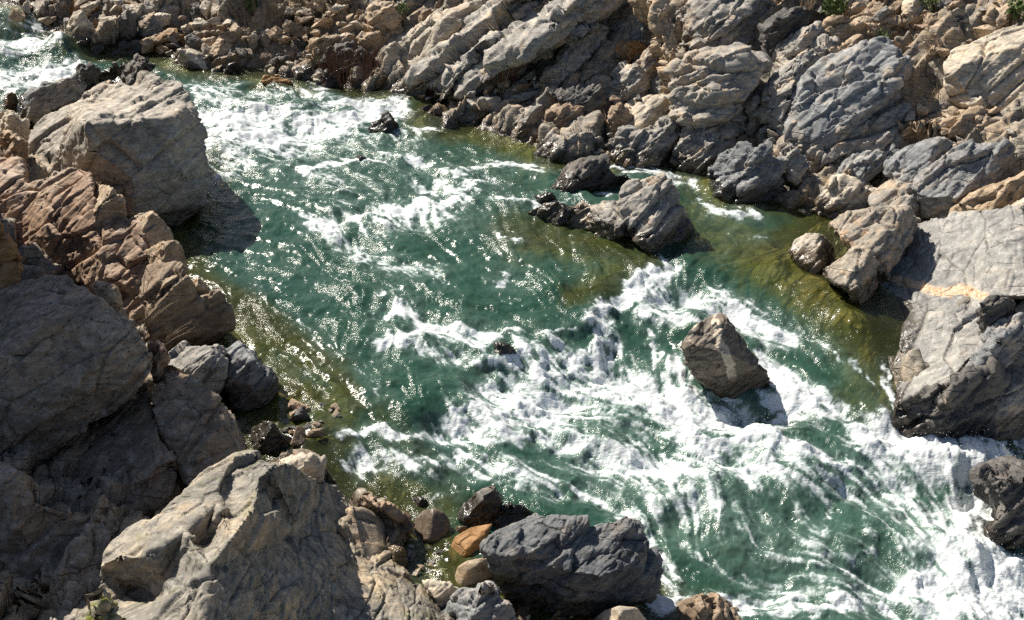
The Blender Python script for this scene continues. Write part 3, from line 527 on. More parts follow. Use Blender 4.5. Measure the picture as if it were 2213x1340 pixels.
    rock('rock', 'small pinkish rock between the outcrop foot and the shiny grey rock', 'pink', [(322,735),(345,742),(368,752),(350,772),(330,790),(318,775)], J=(345,755), Y=13.2)
    rock('rock', 'wet black rock in the eddy behind the front crest boulder', 'dark', [(520,930),(560,915),(592,912),(622,945),(604,985),(560,992),(535,970)], J=(580,930), base=(580,990))
    rock('boulder', 'dark shaded boulder in the bottom left corner', 'spot', [(-80,1012),(0,1008),(60,1030),(72,1092),(140,1112),(230,1122),(300,1126),(212,1190),(212,1265),(160,1330),(60,1420),(-80,1420)], J=(70,1095), Y=9.7, L=(-30,74), R=(30,80), T=(-10,34), rough=.5, crack=.7)
    carved('boulder', 'front crest boulder with a sunlit jagged ridge and a dark right face', 'crest',
        [(208,1192,1.75),(225,1165,1.85),(262,1140,1.85),(300,1120,1.9),(322,1124,1.85),(370,1085,1.9),(410,1040,1.85),(440,1015,1.85),(490,995,1.8),(538,980,1.75),(562,985,1.85),(592,992,1.92),(625,1000,1.8),(700,1045,.7),(742,1060,.35),(772,1110,.2),(802,1170,.12),(882,1232,.08),(932,1282,.05),(990,1345,.0),(1010,1440,-.1),(700,1520,.5),(430,1500,1.9),(260,1420,1.5),(238,1335,1.3),(216,1272,1.4),(214,1230,1.55)],
        [(585,1010,2.12),(545,1100,2.15),(500,1165,2.15),(450,1230,2.12),(400,1285,2.12),(340,1350,2.05),(560,1030,1.9),(505,1100,1.8),(440,1170,1.7),(350,1255,1.55),(470,1090,1.92),(400,1150,1.95),(330,1200,1.92),(240,1200,1.75),(290,1270,1.2),(330,1290,1.3),(650,1150,.95),(760,1280,.55)], mode='z', vox=.016, size=1.7, thick=1.0, rough=.42, crack=.7, wet=.5)
    rock('rock', 'pale flat-topped chips behind the ridge of the front crest boulder', 'pale', [(602,990),(642,972),(662,984),(682,973),(703,986),(692,1020),(650,1018),(615,1002)], J=(655,1006), Y=11.2, L=(-60,55), T=(-30,26), R=(40,80), thick=.3)
    rock('rock', 'moss-covered rock at the bottom edge left of the crest boulder', 'mossy', [(130,1370),(190,1310),(220,1272),(245,1295),(262,1330),(290,1400),(200,1450)], J=(222,1308), Y=7.2, L=(-60,52), T=(-40,35), R=(40,78))
# ------------------------------------------------------------------ rocks at the near water edge
def near_edge():
    carved('boulder', 'large blue-black rough boulder with shaded underside, beside the loaf-shaped rock', 'slate', [(1033,1172,.72),(1058,1142,.85),(1130,1117,.95),(1168,1105,1.0),(1212,1118,.98),(1245,1126,.95),(1272,1132,.92),(1330,1126,.95),(1360,1110,1.0),(1386,1118,.98),(1404,1160,.7),(1420,1222,.3),(1424,1272,.05),(1400,1302,-.1),(1340,1312,-.1),(1270,1328,-.1),(1190,1328,-.1),(1120,1298,-.05),(1070,1264,.1),(1046,1212,.4)],
        [(1080,1203,.72),(1150,1198,.74),(1205,1202,.72),(1245,1248,.62),(1310,1245,.6),(1372,1215,.66),(1330,1165,.86),(1200,1155,.9)], mode='z', vox=.014, size=1.2, thick=.6, rough=.75, crack=.4)
    rock('rock', 'sharp black rock with a wet flank in the fast shallow water', 'dark', [(1000,1112),(1015,1080),(1045,1058),(1072,1038),(1086,1060),(1082,1110),(1052,1132),(1008,1135)], J=(1050,1066), base=(1040,1140), L=(-70,50), R=(10,74), T=(-70,40))
    rock('rock', 'dark brown rock half hidden behind the large blue-black boulder', 'dark', [(1052,1130),(1062,1108),(1092,1086),(1125,1094),(1158,1106),(1130,1130),(1070,1150)], J=(1085,1105), base=(1080,1150))
    rock('boulder', 'round speckled beige boulder in the small side pool', 'round', [(894,1140),(900,1118),(915,1104),(938,1098),(958,1106),(970,1124),(972,1145),(958,1163),(935,1172),(912,1165)], J=(935,1118), base=(935,1170), L=(-60,50), R=(40,55), T=(-10,15), smooth=True, rough=.4, lean=.25)
    rock('rock', 'small black wet stone above the round speckled boulder', 'dark', [(884,1090),(892,1076),(906,1072),(922,1080),(928,1094),(914,1108),(894,1104)], smooth=True, rough=.5, lean=.2)
    rock('slab', 'pale slab half in shadow against the crest boulder', 'pale', [(755,1078),(772,1068),(795,1075),(830,1090),(858,1112),(870,1150),(868,1190),(838,1186),(795,1160),(765,1120)], J=(845,1150), base=(850,1200), L=(-40,34), R=(60,80), T=(-40,26))
    rock('rock', 'tan chipped rock below the pale slab beside the crest boulder', 'tan', [(808,1175),(842,1168),(876,1178),(880,1215),(872,1232),(840,1205)], J=(860,1190), base=(862,1235), T=(-40,35))
    rock('rock', 'brown rock behind the pale slab with an ochre tip', 'brown', [(780,1068),(800,1074),(850,1090),(880,1118),(882,1160),(872,1190),(860,1130)], J=(800,1082), base=(875,1195))
    rock('rock', 'glistening wet orange flat rock between round boulder and blue-black boulder', 'slick', [(970,1190),(985,1160),(1018,1141),(1062,1134),(1050,1160),(1042,1196),(1005,1210),(980,1206)], J=(1010,1185), base=(1010,1212), L=(-50,50), T=(-40,20), smooth=True, rough=1.6, wet=0)
    rock('rock', 'small brown stone touching the glistening orange rock', 'brown', [(974,1148),(988,1136),(1010,1137),(1006,1156),(982,1162)], smooth=True, rough=.5)
    rock('rock', 'smooth tan loaf-shaped rock left of the blue-black boulder', 'tan', [(984,1245),(990,1225),(1012,1212),(1058,1204),(1068,1225),(1066,1250),(1030,1266),(1002,1272),(988,1262)], J=(1010,1236), base=(1020,1270), smooth=True, rough=.6, L=(-40,60), R=(20,76), T=(-20,30), wet=0)
    rock('slab', 'thin tan slab edge with a white sunlit corner at the bottom', 'pale', [(915,1256),(950,1258),(1002,1270),(990,1300),(962,1322),(938,1292)], J=(958,1272), base=(960,1325), L=(-50,40), R=(30,82), T=(-20,18), wet=0)
    rock('slab', 'dark grey slab under the loaf-shaped rock at the bottom edge', 'blue', [(955,1310),(1000,1272),(1062,1258),(1080,1290),(1060,1345),(1000,1390),(940,1380)], J=(1050,1290), base=(1010,1390), T=(-10,30), wet=.3)
    rock('slab', 'slate slab with a bright chip at the bottom edge, left of the pebbles', 'blue', [(1015,1345),(1055,1302),(1098,1298),(1112,1335),(1105,1390),(1030,1395)], J=(1080,1320), base=(1070,1395), wet=.3)
    rock('rock', 'pale rounded rock at the bottom edge below the blue-black boulder', 'pale', [(1275,1345),(1308,1320),(1340,1310),(1375,1314),(1400,1345),(1395,1400),(1290,1400)], smooth=True, rough=1, J=(1340,1330), base=(1340,1400))
    rock('boulder', 'dome-shaped brown boulder cut off by the bottom edge', 'brown', [(1415,1350),(1445,1318),(1480,1298),(1520,1281),(1556,1281),(1590,1302),(1620,1330),(1650,1400),(1420,1410)], J=(1530,1310), base=(1530,1410), rough=.5, T=(-20,30), wet=.4, lean=.3)
# ------------------------------------------------------------------ rocks standing in the river
def midstream():
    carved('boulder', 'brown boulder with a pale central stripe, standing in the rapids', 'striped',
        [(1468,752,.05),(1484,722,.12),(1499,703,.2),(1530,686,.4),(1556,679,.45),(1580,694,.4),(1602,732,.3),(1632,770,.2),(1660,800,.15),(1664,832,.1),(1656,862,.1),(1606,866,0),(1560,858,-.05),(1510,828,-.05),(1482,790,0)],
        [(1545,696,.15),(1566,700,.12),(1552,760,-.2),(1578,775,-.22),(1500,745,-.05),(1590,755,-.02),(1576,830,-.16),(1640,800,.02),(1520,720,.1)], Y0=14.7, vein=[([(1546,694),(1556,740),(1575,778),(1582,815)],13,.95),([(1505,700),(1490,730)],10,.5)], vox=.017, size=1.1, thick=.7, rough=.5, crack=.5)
    rock('rock', 'humped dark rock topping the rock island upstream', 'dark', [(1192,412),(1212,392),(1232,362),(1258,350),(1300,342),(1312,352),(1322,372),(1366,390),(1350,406),(1292,414),(1205,424)], J=(1262,372), base=(1260,425), L=(-60,40), R=(20,70), T=(-50,35), rough=.8)
    carved('slab', 'low pale slab of the mid-river rock island', 'grey', [(1132,458,.8),(1165,440,.95),(1208,430,1.12),(1228,440,1.02),(1272,440,1.1),(1338,428,1.2),(1375,450,1.2),(1395,482,1.0),(1372,516,.62),(1312,524,.62),(1266,498,.68),(1205,482,.68),(1150,470,.68)], [(1240,462,.92),(1300,468,1.1),(1340,500,1.0),(1180,455,.92)], mode='z', vox=.028, size=1.3, thick=.6, rough=1.1, drop=.5)
    rock('rock', 'tilted layered block at the right end of the mid-river rock island', 'grey', [(1335,440),(1345,415),(1380,392),(1446,376),(1458,392),(1468,430),(1480,468),(1496,492),(1482,512),(1440,524),(1402,518),(1370,500)], J=(1455,400), base=(1450,525), L=(-35,46), R=(45,80), T=(-40,30), rough=.9)
    rock('rock', 'dark fin standing on the left end of the island slab', 'dark', [(1196,482),(1205,455),(1218,434),(1236,446),(1248,462),(1225,475),(1205,492)], J=(1220,445), base=(1215,492))
    rock('rock', 'small wet black rock left of the rock island hump', 'dark', [(1120,438),(1150,422),(1182,411),(1198,420),(1194,436),(1160,442),(1130,442)], J=(1175,420), base=(1165,444))
    rock('rock', 'lone pointed grey rock amid the upper white water', 'dark', [(793,282),(806,268),(824,260),(834,246),(846,243),(856,258),(864,280),(858,292),(825,292),(800,290)], J=(846,258), base=(835,293), L=(-50,50), R=(40,78), T=(-40,40))
    rock('rock', 'small dark rock in the shallows beyond the lone pointed rock', 'dark', [(893,242),(905,228),(920,221),(938,228),(948,240),(925,246)], J=(918,228))
    rock('slab', 'orange-brown flat slab jutting from the upstream riffle', 'slick', [(562,178),(568,166),(580,162),(604,168),(640,178),(625,183),(590,186)], J=(572,170), base=(585,186), L=(-20,76), R=(10,80), T=(30,12), wet=.2)
    rock('boulder', 'submerged brown boulder under clear water near the white rapids', 'bed', [(880,880),(890,820),(920,795),(960,792),(990,812),(1006,850),(990,890),(950,905),(900,905)], J=(960,820), base=(950,905), L=(-40,50), R=(50,64), T=(0,16), smooth=True, rough=2, dz=-.62)
    rock('rock', 'wet dark rock showing between white tongues of the rapid', 'dark', [(1052,748),(1072,732),(1098,736),(1114,756),(1112,776),(1085,782),(1062,772)], J=(1090,742), base=(1085,784))
    rock('rock', 'smooth green-brown hump under the water left of the long white wave', 'bed', [(560,470),(600,456),(650,462),(690,482),(660,492),(600,490)], J=(660,472), base=(640,494), smooth=True, rough=1.5, T=(-10,8), L=(-40,40), dz=-.22)
    rock('rock', 'dark wet hump covered by a thin sheet, left of the striped boulder', 'bed', [(1398,800),(1408,755),(1432,726),(1460,728),(1480,745),(1475,790),(1450,812),(1415,815)], J=(1440,750), base=(1440,815), smooth=True, rough=2, T=(0,25), dz=-.75)
    rock('rock', 'black hump in the fall left of the thin white veil', 'dark', [(1335,800),(1345,768),(1370,758),(1392,772),(1396,800),(1370,812)], J=(1375,770), base=(1370,812), smooth=True, rough=2, dz=-.7)
    rock('rock', 'dark stone splitting the small wave in the upper pool', 'dark', [(762,346),(768,337),(782,335),(794,343),(790,352),(772,354)], smooth=True)
    rock('rock', 'olive stone under the small wave near the upper right shallows', 'bed', [(1000,372),(1018,358),(1048,352),(1062,362),(1040,374)], smooth=True, dz=-.12)
    rock('rock', 'brown stone under the lower left white tongue', 'bed', [(920,690),(905,668),(930,662),(952,674),(955,692)], smooth=True, dz=-.3)
    rock('ledge', 'submerged olive rock shelf ending at the side fall', 'bed', [(1240,668),(1290,630),(1310,598),(1380,590),(1412,560),(1420,545),(1400,530),(1320,560),(1260,600),(1220,640)], J=(1330,610), base=(1300,665), L=(-20,20), R=(50,70), T=(0,4), rough=.6, dz=-.34)
    rock('boulder', 'black wet rock in the white water at the right edge', 'dark', [(2120,1015),(2140,1000),(2170,984),(2200,985),(2240,1000),(2240,1190),(2180,1185),(2145,1150),(2165,1090)], J=(2165,1030), base=(2180,1190), L=(-50,55), R=(10,74), T=(-20,40), rough=.9)
# ------------------------------------------------------------------ bedrock of the right bank
def right_bank():
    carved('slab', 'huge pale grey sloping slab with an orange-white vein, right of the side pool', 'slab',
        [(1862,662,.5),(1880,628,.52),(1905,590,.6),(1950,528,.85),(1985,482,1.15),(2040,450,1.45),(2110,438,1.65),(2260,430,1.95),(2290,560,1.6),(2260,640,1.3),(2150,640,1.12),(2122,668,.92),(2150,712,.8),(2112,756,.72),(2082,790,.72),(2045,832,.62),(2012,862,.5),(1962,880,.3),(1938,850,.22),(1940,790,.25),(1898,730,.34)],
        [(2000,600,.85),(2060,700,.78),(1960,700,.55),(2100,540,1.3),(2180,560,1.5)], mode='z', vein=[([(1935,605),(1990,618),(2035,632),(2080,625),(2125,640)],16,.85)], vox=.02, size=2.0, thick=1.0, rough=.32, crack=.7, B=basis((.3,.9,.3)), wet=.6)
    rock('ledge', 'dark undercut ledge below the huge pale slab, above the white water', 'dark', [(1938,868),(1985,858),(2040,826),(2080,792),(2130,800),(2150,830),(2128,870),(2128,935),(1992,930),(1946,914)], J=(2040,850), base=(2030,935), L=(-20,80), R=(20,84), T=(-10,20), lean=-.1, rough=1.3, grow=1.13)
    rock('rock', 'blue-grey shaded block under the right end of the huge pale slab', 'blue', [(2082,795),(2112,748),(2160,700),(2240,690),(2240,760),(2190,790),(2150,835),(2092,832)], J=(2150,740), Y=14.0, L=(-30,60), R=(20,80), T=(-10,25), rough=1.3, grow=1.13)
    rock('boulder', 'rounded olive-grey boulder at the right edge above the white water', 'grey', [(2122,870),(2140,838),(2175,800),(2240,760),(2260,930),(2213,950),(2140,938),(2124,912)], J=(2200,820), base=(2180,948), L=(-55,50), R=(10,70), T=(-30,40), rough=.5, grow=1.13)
    rock('rock', 'dark rock standing in for a shaded hole at the right edge above the shaded block', 'dark', [(2118,662),(2140,640),(2185,642),(2202,665),(2195,695),(2150,702),(2125,690)], J=(2150,648), Y=14.7, L=(-20,80), R=(15,85), lean=-.05, rough=1.3, grow=1.13)  # dark block fills the outline of a hole; its shade is in the colour
    rock('boulder', 'pale rounded grey rock at the edge of the side pool', 'pale', [(1698,548),(1718,514),(1748,496),(1785,505),(1802,535),(1800,570),(1765,580),(1728,572)], J=(1770,530), base=(1750,582), L=(-40,36), R=(60,64), T=(-35,28), rough=.45, grow=.99)
    rock('rock', 'orange-grey lumpy rock between side pool and huge slab', 'lumpy', [(1782,480),(1830,456),(1900,448),(1965,452),(1988,470),(1985,495),(1950,540),(1912,592),(1880,560),(1840,545),(1800,520)], J=(1930,490), base=(1890,600), L=(-40,36), R=(55,74), T=(-20,30), rough=.7, grow=.99)
    rock('rock', 'tan wedge with a black wet foot beside the side pool', 'lumpy', [(1770,582),(1800,560),(1850,534),(1882,535),(1905,580),(1880,640),(1855,648),(1828,632),(1795,606)], J=(1878,552), base=(1858,650), L=(-45,44), R=(50,82), T=(-30,30), rough=.7, grow=.99)
    rock('rock_tower', 'tall squared rock tower with a lit face and black right side, top right of centre', 'grey', [(1440,40),(1470,22),(1530,5),(1560,-30),(1640,-40),(1658,20),(1662,80),(1668,158),(1565,168),(1560,128),(1480,128),(1462,80)], J=(1572,66), L=(-52,62), R=(48,86), T=(-30,22), cat='rock tower', vox=.035, rough=1.3, grow=1.13)
    rock('ledge', 'stack of flat grey ledges below the squared rock tower', 'grey', [(1468,128),(1560,122),(1650,165),(1650,205),(1600,270),(1578,300),(1568,345),(1500,355),(1462,340),(1475,290),(1466,200)], J=(1575,190), L=(-40,58), R=(45,84), T=(-10,24), B=basis((.9,.3,.1)), rough=1.4, grow=1.13)
    rock('rock', 'grey pitted rock mass at the water below the ledges', 'blue', [(1528,382),(1555,332),(1600,310),(1652,318),(1682,360),(1684,412),(1642,436),(1600,422),(1540,412)], J=(1640,345), base=(1630,438), L=(-40,50), R=(40,76), T=(-20,35), rough=1.3, grow=.99)
    rock('rock', 'two-lobed grey rock at the water left of the pitted mass', 'grey', [(1450,352),(1462,312),(1500,290),(1570,302),(1566,340),(1530,378),(1488,368)], J=(1530,320), base=(1500,378), L=(-30,64), R=(40,76), T=(-10,30), rough=1.3, grow=1.13)
    rock('outcrop', 'left column of the big grey outcrop on the right bank', 'grey', [(1646,222),(1668,170),(1700,128),(1742,98),(1800,94),(1822,100),(1775,160),(1728,212),(1700,262),(1682,278),(1664,255)], J=(1715,190), L=(-45,52), R=(45,76), T=(-25,40), cat='rock outcrop', rough=1.3, grow=1.13)
    rock('outcrop', 'central bulging block of the big grey outcrop on the right bank', 'blue', [(1702,262),(1732,210),(1780,158),(1830,118),(1900,96),(1950,128),(1972,150),(1960,205),(1940,238),(1880,256),(1840,275),(1760,300),(1715,298)], J=(1935,160), L=(-42,44), R=(48,84), T=(-30,34), cat='rock outcrop', rough=.9, grow=1.13)
    rock('outcrop', 'lower light grey step of the big outcrop, with a dark shaded face', 'grey', [(1690,300),(1716,292),(1760,296),(1840,272),(1935,236),(1948,262),(1930,320),(1850,330),(1790,352),(1740,340),(1702,322)], J=(1920,266), L=(-30,60), R=(45,84), T=(-25,18), cat='rock outcrop', rough=1.3, grow=1.13)
    rock('ledge', 'long orange-tan ledge at the top right under the green plants', 'tan', [(1742,98),(1772,66),(1815,36),(1880,30),(1960,36),(2012,30),(2026,52),(1996,82),(1900,96),(1830,104)], J=(1980,50), L=(-20,62), R=(40,80), T=(-10,24), B=basis((.9,.3,.2)), rough=1.3, grow=1.13)
    rock('rock', 'flat tan block at the left of the orange ledge', 'tan', [(1738,140),(1752,110),(1785,92),(1826,94),(1815,118),(1780,136),(1745,158)], J=(1800,112), T=(-20,22), rough=1.3, grow=1.13)
    rock('rock', 'orange rounded rock sitting on the top of the grey outcrop', 'tan', [(1820,92),(1832,80),(1860,76),(1878,84),(1862,98),(1835,104)], J=(1850,84), rough=1.3, grow=1.13)
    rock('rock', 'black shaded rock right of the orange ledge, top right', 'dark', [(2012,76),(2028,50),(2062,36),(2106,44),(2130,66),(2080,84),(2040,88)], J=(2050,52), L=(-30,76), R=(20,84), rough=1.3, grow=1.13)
    rock('boulder', 'big smooth yellow-grey boulder at the upper right edge', 'pale', [(2052,140),(2060,108),(2120,80),(2180,60),(2260,45),(2280,240),(2200,236),(2130,222),(2062,212),(2050,180)], J=(2080,130), L=(-40,50), R=(-5,56), T=(-20,30), rough=.45, grow=1.13)
    rock('ledge', 'tan layered ledges below the smooth yellow-grey boulder', 'tan', [(1960,292),(1990,262),(2040,240),(2120,224),(2260,236),(2270,300),(2180,318),(2100,325),(2040,308),(1990,308)], J=(2100,262), L=(-30,50), R=(20,74), T=(-20,24), rough=1.2, grow=1.13)
    rock('rock', 'smooth blue-grey rock with a pale left flank, below the tan ledges', 'blue', [(1922,350),(1940,330),(1980,312),(2040,304),(2054,318),(2020,362),(1988,398),(1942,388)], J=(2020,330), L=(-45,44), R=(45,78), T=(-20,34), rough=.6, grow=1.13)
    rock('rock', 'broad dark grey rock with a round hollow, right of the blue-grey rock', 'blue', [(2008,372),(2052,330),(2100,312),(2175,322),(2196,345),(2150,410),(2080,440),(2010,436),(1990,410)], J=(2150,345), L=(-35,44), R=(45,82), T=(-20,30), rough=.8, grow=1.13)
    rock('rock', 'grey wedge below the blue-grey rock at the head of the long crack', 'grey', [(1880,420),(1925,385),(1990,400),(2010,440),(1990,462),(1930,458),(1890,450)], J=(1980,430), L=(-40,46), R=(40,78), T=(-15,35), rough=.7, grow=1.13)
    rock('rock', 'tan hummocky rock at the right edge above the huge slab', 'tan', [(2060,452),(2100,420),(2160,395),(2250,360),(2260,450),(2180,462),(2100,470)], J=(2150,420), L=(-40,46), R=(20,66), T=(-20,34), rough=.7, grow=1.13)
    rock('rock', 'light blue fractured rock in the gap below the outcrop step', 'blue', [(1800,392),(1812,355),(1860,328),(1928,322),(1922,362),(1880,386),(1840,405)], J=(1900,350), T=(-35,30), rough=1.2, L=(-40,50), grow=1.13)
    rock('rock', 'pale shattered rock above the corner of the side pool', 'pale', [(1762,452),(1775,420),(1812,398),(1858,404),(1900,420),(1882,448),(1830,460),(1790,470)], J=(1860,422), T=(-30,30), rough=1.3, L=(-40,50), grow=1.13)
    rock('rock', 'narrow upright grey fin below the left column of the outcrop', 'grey', [(1690,330),(1705,300),(1722,318),(1745,345),(1765,400),(1772,440),(1740,430),(1700,390)], J=(1720,340), L=(-40,60), R=(40,76), T=(-20,40), rough=1.3, grow=1.13)
    rock('rock', 'small pale rocks at the waterline under the pitted grey mass', 'pale', [(1672,440),(1690,418),(1730,408),(1742,432),(1720,448),(1690,452)], J=(1712,424), base=(1705,452), rough=1.3, grow=1.13)
    rock('rock', 'small standing grey stone in the dark gully left of the outcrop', 'grey', [(1616,240),(1622,208),(1636,206),(1642,228),(1652,252),(1640,266),(1620,262)], J=(1634,216), rough=1.3, grow=1.13)
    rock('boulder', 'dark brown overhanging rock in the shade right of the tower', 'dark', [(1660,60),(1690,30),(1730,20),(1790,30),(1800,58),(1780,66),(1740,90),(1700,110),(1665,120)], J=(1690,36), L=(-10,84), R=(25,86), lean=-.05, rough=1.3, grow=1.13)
    rock('rock', 'half-lit greenish rock in the gully behind the big outcrop', 'grey', [(1668,130),(1690,90),(1740,62),(1785,60),(1775,82),(1740,98),(1700,128),(1675,155)], J=(1750,72), T=(-20,34), rough=1.3, grow=1.13)
    rock('rock', 'cream rock at the right edge above the dark hollow', 'pale', [(2150,480),(2185,440),(2240,420),(2260,480),(2200,500)], J=(2200,452), rough=1.3, grow=1.13)
    rock('rock', 'olive-tan rock in the top right corner', 'tan', [(2120,60),(2150,25),(2190,5),(2260,0),(2260,50),(2180,66)], J=(2170,25), rough=1.3, grow=1.13)
    rock('rock', 'brown rock at the top edge above the orange ledge', 'brown', [(1850,32),(1872,5),(1900,-12),(1950,-10),(1955,20),(1930,36),(1890,34)], J=(1930,5), rough=1.3, grow=1.13)
    rock('rock', 'pale lit rock at the top edge above the orange ledge', 'pale', [(1952,34),(1958,5),(1975,-12),(1998,-6),(2000,30),(1975,40)], J=(1978,2), rough=1.3, grow=1.13)
    rock('rock', 'dark rock at the top edge left of the olive-tan corner rock', 'dark', [(2015,30),(2022,-5),(2060,-20),(2120,-10),(2128,30),(2090,42),(2050,34)], J=(2040,0), R=(20,82), rough=1.3, grow=1.13)
# ------------------------------------------------------------------ bedrock of the far bank, centre
def far_bank():
    rock('outcrop', 'long cream diagonal rib rising from the water to the top edge', 'pale', [(835,152),(858,102),(900,72),(935,52),(1000,18),(1045,-8),(1100,-30),(1110,-5),(1062,26),(1002,60),(985,82),(950,112),(905,134),(872,158)], J=(970,68), L=(-60,44), R=(40,76), T=(-55,40), cat='rock outcrop', lean=.05, thick=1.2, rough=1.3, grow=1.13)
    rock('outcrop', 'grey middle rib right of the cream diagonal rib', 'grey', [(868,160),(950,112),(988,82),(1004,60),(1066,26),(1112,-6),(1250,-40),(1236,0),(1150,50),(1112,82),(1062,112),(1002,152),(962,190),(935,168)], J=(1080,70), L=(-55,44), R=(45,80), T=(-45,38), cat='rock outcrop', lean=.05, thick=1.2, rough=1.3, grow=1.13)
    rock('outcrop', 'third grey rib with a black shadowed underside, centre top', 'grey', [(962,192),(1002,152),(1064,112),(1114,82),(1152,50),(1238,0),(1300,-40),(1360,-20),(1335,28),(1292,52),(1242,62),(1185,102),(1122,132),(1052,172),(990,204)], J=(1230,30), L=(-50,46), R=(42,86), T=(-40,36), cat='rock outcrop', lean=.05, thick=1.1, rough=1.3, grow=1.13)
    rock('rock', 'glinting wet foot of the diagonal ribs at the waterline', 'grey', [(818,195),(848,162),(880,148),(915,145),(942,165),(946,206),(890,208),(835,204)], J=(905,165), base=(880,209), L=(-50,46), R=(40,66), T=(-40,36), rough=1.3, grow=1.13)
    rock('outcrop', 'short knobbly grey ridge right of the third rib', 'grey', [(1148,178),(1170,150),(1200,128),(1232,82),(1280,56),(1312,60),(1294,100),(1252,142),(1204,172)], J=(1250,90), L=(-50,52), R=(42,82), T=(-30,40), cat='rock outcrop', rough=1.3, grow=1.13)
    rock('ledge', 'long low diagonal shelf with a dark face running down to the water', 'grey', [(912,276),(958,250),(1030,216),(1110,202),(1184,184),(1194,222),(1120,238),(1052,256),(1002,282),(950,286)], J=(1060,222), base=(1010,286), L=(-50,50), R=(15,84), T=(-40,26), thick=.7, rough=1.3, grow=1.13)
    rock('rock', 'low pale rounded rock under the long diagonal shelf', 'pale', [(1038,268),(1058,252),(1082,243),(1098,250),(1102,276),(1062,284)], J=(1080,254), base=(1072,285), rough=.6, grow=1.13)
    rock('rock', 'grey double rock between the pale rounded rock and the square stack', 'grey', [(1095,262),(1112,236),(1150,230),(1182,226),(1186,262),(1172,288),(1140,298),(1112,280)], J=(1150,246), base=(1145,298), L=(-50,50), R=(40,78), T=(-40,34), rough=1.3, grow=1.13)
    rock('rock', 'flat-topped tan block with a dark front beneath the square stack', 'brown', [(1186,262),(1192,240),(1218,222),(1242,226),(1262,246),(1272,282),(1240,292),(1192,298)], J=(1230,250), base=(1225,299), L=(-20,80), R=(25,82), T=(-30,20), rough=1.3, grow=1.13)
    rock('rock', 'square dark stack with a light flat top, centre of the far bank', 'dark', [(1192,200),(1232,184),(1296,190),(1318,206),(1322,240),(1310,272),(1270,276),(1256,246),(1222,224)], J=(1258,200), L=(-30,78), R=(30,84), T=(-30,16), rough=1.3, grow=1.13)
    rock('rock', 'brown upright block right of the square stack', 'brown', [(1316,232),(1338,220),(1352,232),(1364,262),(1352,284),(1320,280),(1308,262)], J=(1335,232), R=(25,82), rough=1.3, grow=1.13)
    rock('rock', 'pointed wet rock with a lit left flank at the waterline under the stack', 'grey', [(1160,340),(1182,312),(1206,294),(1262,290),(1298,280),(1312,308),(1308,338),(1262,345),(1212,350)], J=(1240,308), base=(1240,352), L=(-60,42), R=(25,78), T=(-50,38), rough=1.3, grow=1.13)
    rock('rock', 'small grey waterline stone between pointed rock and big grey blocks', 'grey', [(1250,340),(1262,328),(1295,330),(1302,342),(1275,350)], J=(1280,333), rough=1.3, grow=1.13)
    rock('rock', 'big grey crusted block at the waterline left of the two-lobed rock', 'grey', [(1328,338),(1332,302),(1352,282),(1420,262),(1468,246),(1466,300),(1452,348),(1400,356),(1352,352)], J=(1432,276), base=(1400,358), L=(-40,48), R=(48,82), T=(-30,28), rough=1.3, grow=1.13)
    rock('rock', 'smooth sloping tan-grey slab above the grey crusted block', 'pale', [(1342,224),(1400,206),(1472,212),(1468,250),(1420,266),(1358,282),(1348,250)], J=(1410,240), L=(-40,40), R=(40,76), T=(-35,28), rough=.6, grow=1.13)
    rock('rock', 'rusty orange patch rock above the sloping slab', 'rust', [(1300,135),(1330,98),(1372,88),(1402,105),(1372,120),(1345,140),(1318,150)], J=(1360,105), T=(-40,36), rough=1.3, grow=1.13)
    rock('rock', 'whitish lumpy rock right of the rusty orange patch', 'grey', [(1366,120),(1402,104),(1424,120),(1416,160),(1400,178),(1380,160)], J=(1402,124), R=(48,80), rough=1.3, grow=1.13)
    rock('rock', 'dark-mouthed knobbly rock below the rusty orange patch', 'grey', [(1325,160),(1348,132),(1382,140),(1400,172),(1388,196),(1350,198),(1328,186)], J=(1370,150), rough=1.3, grow=1.13)
    rock('rock', 'grey square-jointed rock near the top centre', 'blue', [(1322,80),(1342,45),(1390,40),(1422,64),(1420,104),(1395,104),(1360,92)], J=(1395,66), T=(-25,36), rough=1.3, grow=1.13)
    rock('outcrop', 'upright yellowish flaky band left of the rock tower', 'tan', [(1378,-20),(1432,-25),(1460,50),(1478,128),(1470,210),(1478,290),(1460,300),(1448,232),(1436,140),(1412,60)], J=(1450,110), L=(-35,64), R=(40,72), T=(-10,40), B=basis((.15,.4,1)), cat='rock outcrop', rough=1.5, thick=.8, grow=1.13)
    rock('rock', 'cracked grey rock in the hollow left of the flaky band', 'grey', [(1400,190),(1412,162),(1440,150),(1456,170),(1466,205),(1420,208)], J=(1438,172), rough=1.3, grow=1.13)
    rock('ledge', 'thin tan ledges running up behind the square stack', 'tan', [(1185,188),(1240,158),(1300,142),(1330,160),(1318,186),(1262,184),(1220,192)], J=(1280,168), T=(-35,30), L=(-40,50), rough=1.3, grow=1.13)
    rock('boulder', 'mossy-topped dark block behind the reddish bush', 'dark', [(700,160),(708,106),(740,98),(785,95),(815,112),(818,156),(790,170),(740,168)], J=(790,112), L=(-20,80), R=(35,84), T=(-30,14), rough=1.3, grow=1.13)
    rock('rock', 'dark split rock at the waterline right of the reddish bush', 'brown', [(778,182),(798,158),(818,150),(838,166),(826,186),(796,188)], J=(812,162), base=(805,189), rough=1.3, grow=1.13)
    rock('rock', 'tan lit rock left of the cream diagonal rib', 'tan', [(765,92),(778,62),(802,62),(835,78),(842,104),(815,108),(790,98)], J=(795,80), R=(30,82), rough=1.3, grow=1.13)
    rock('rock', 'rust-coloured rock at the foot of the cream diagonal rib', 'rust', [(820,118),(838,100),(852,104),(848,132),(828,138)], rough=1.3, grow=1.13)
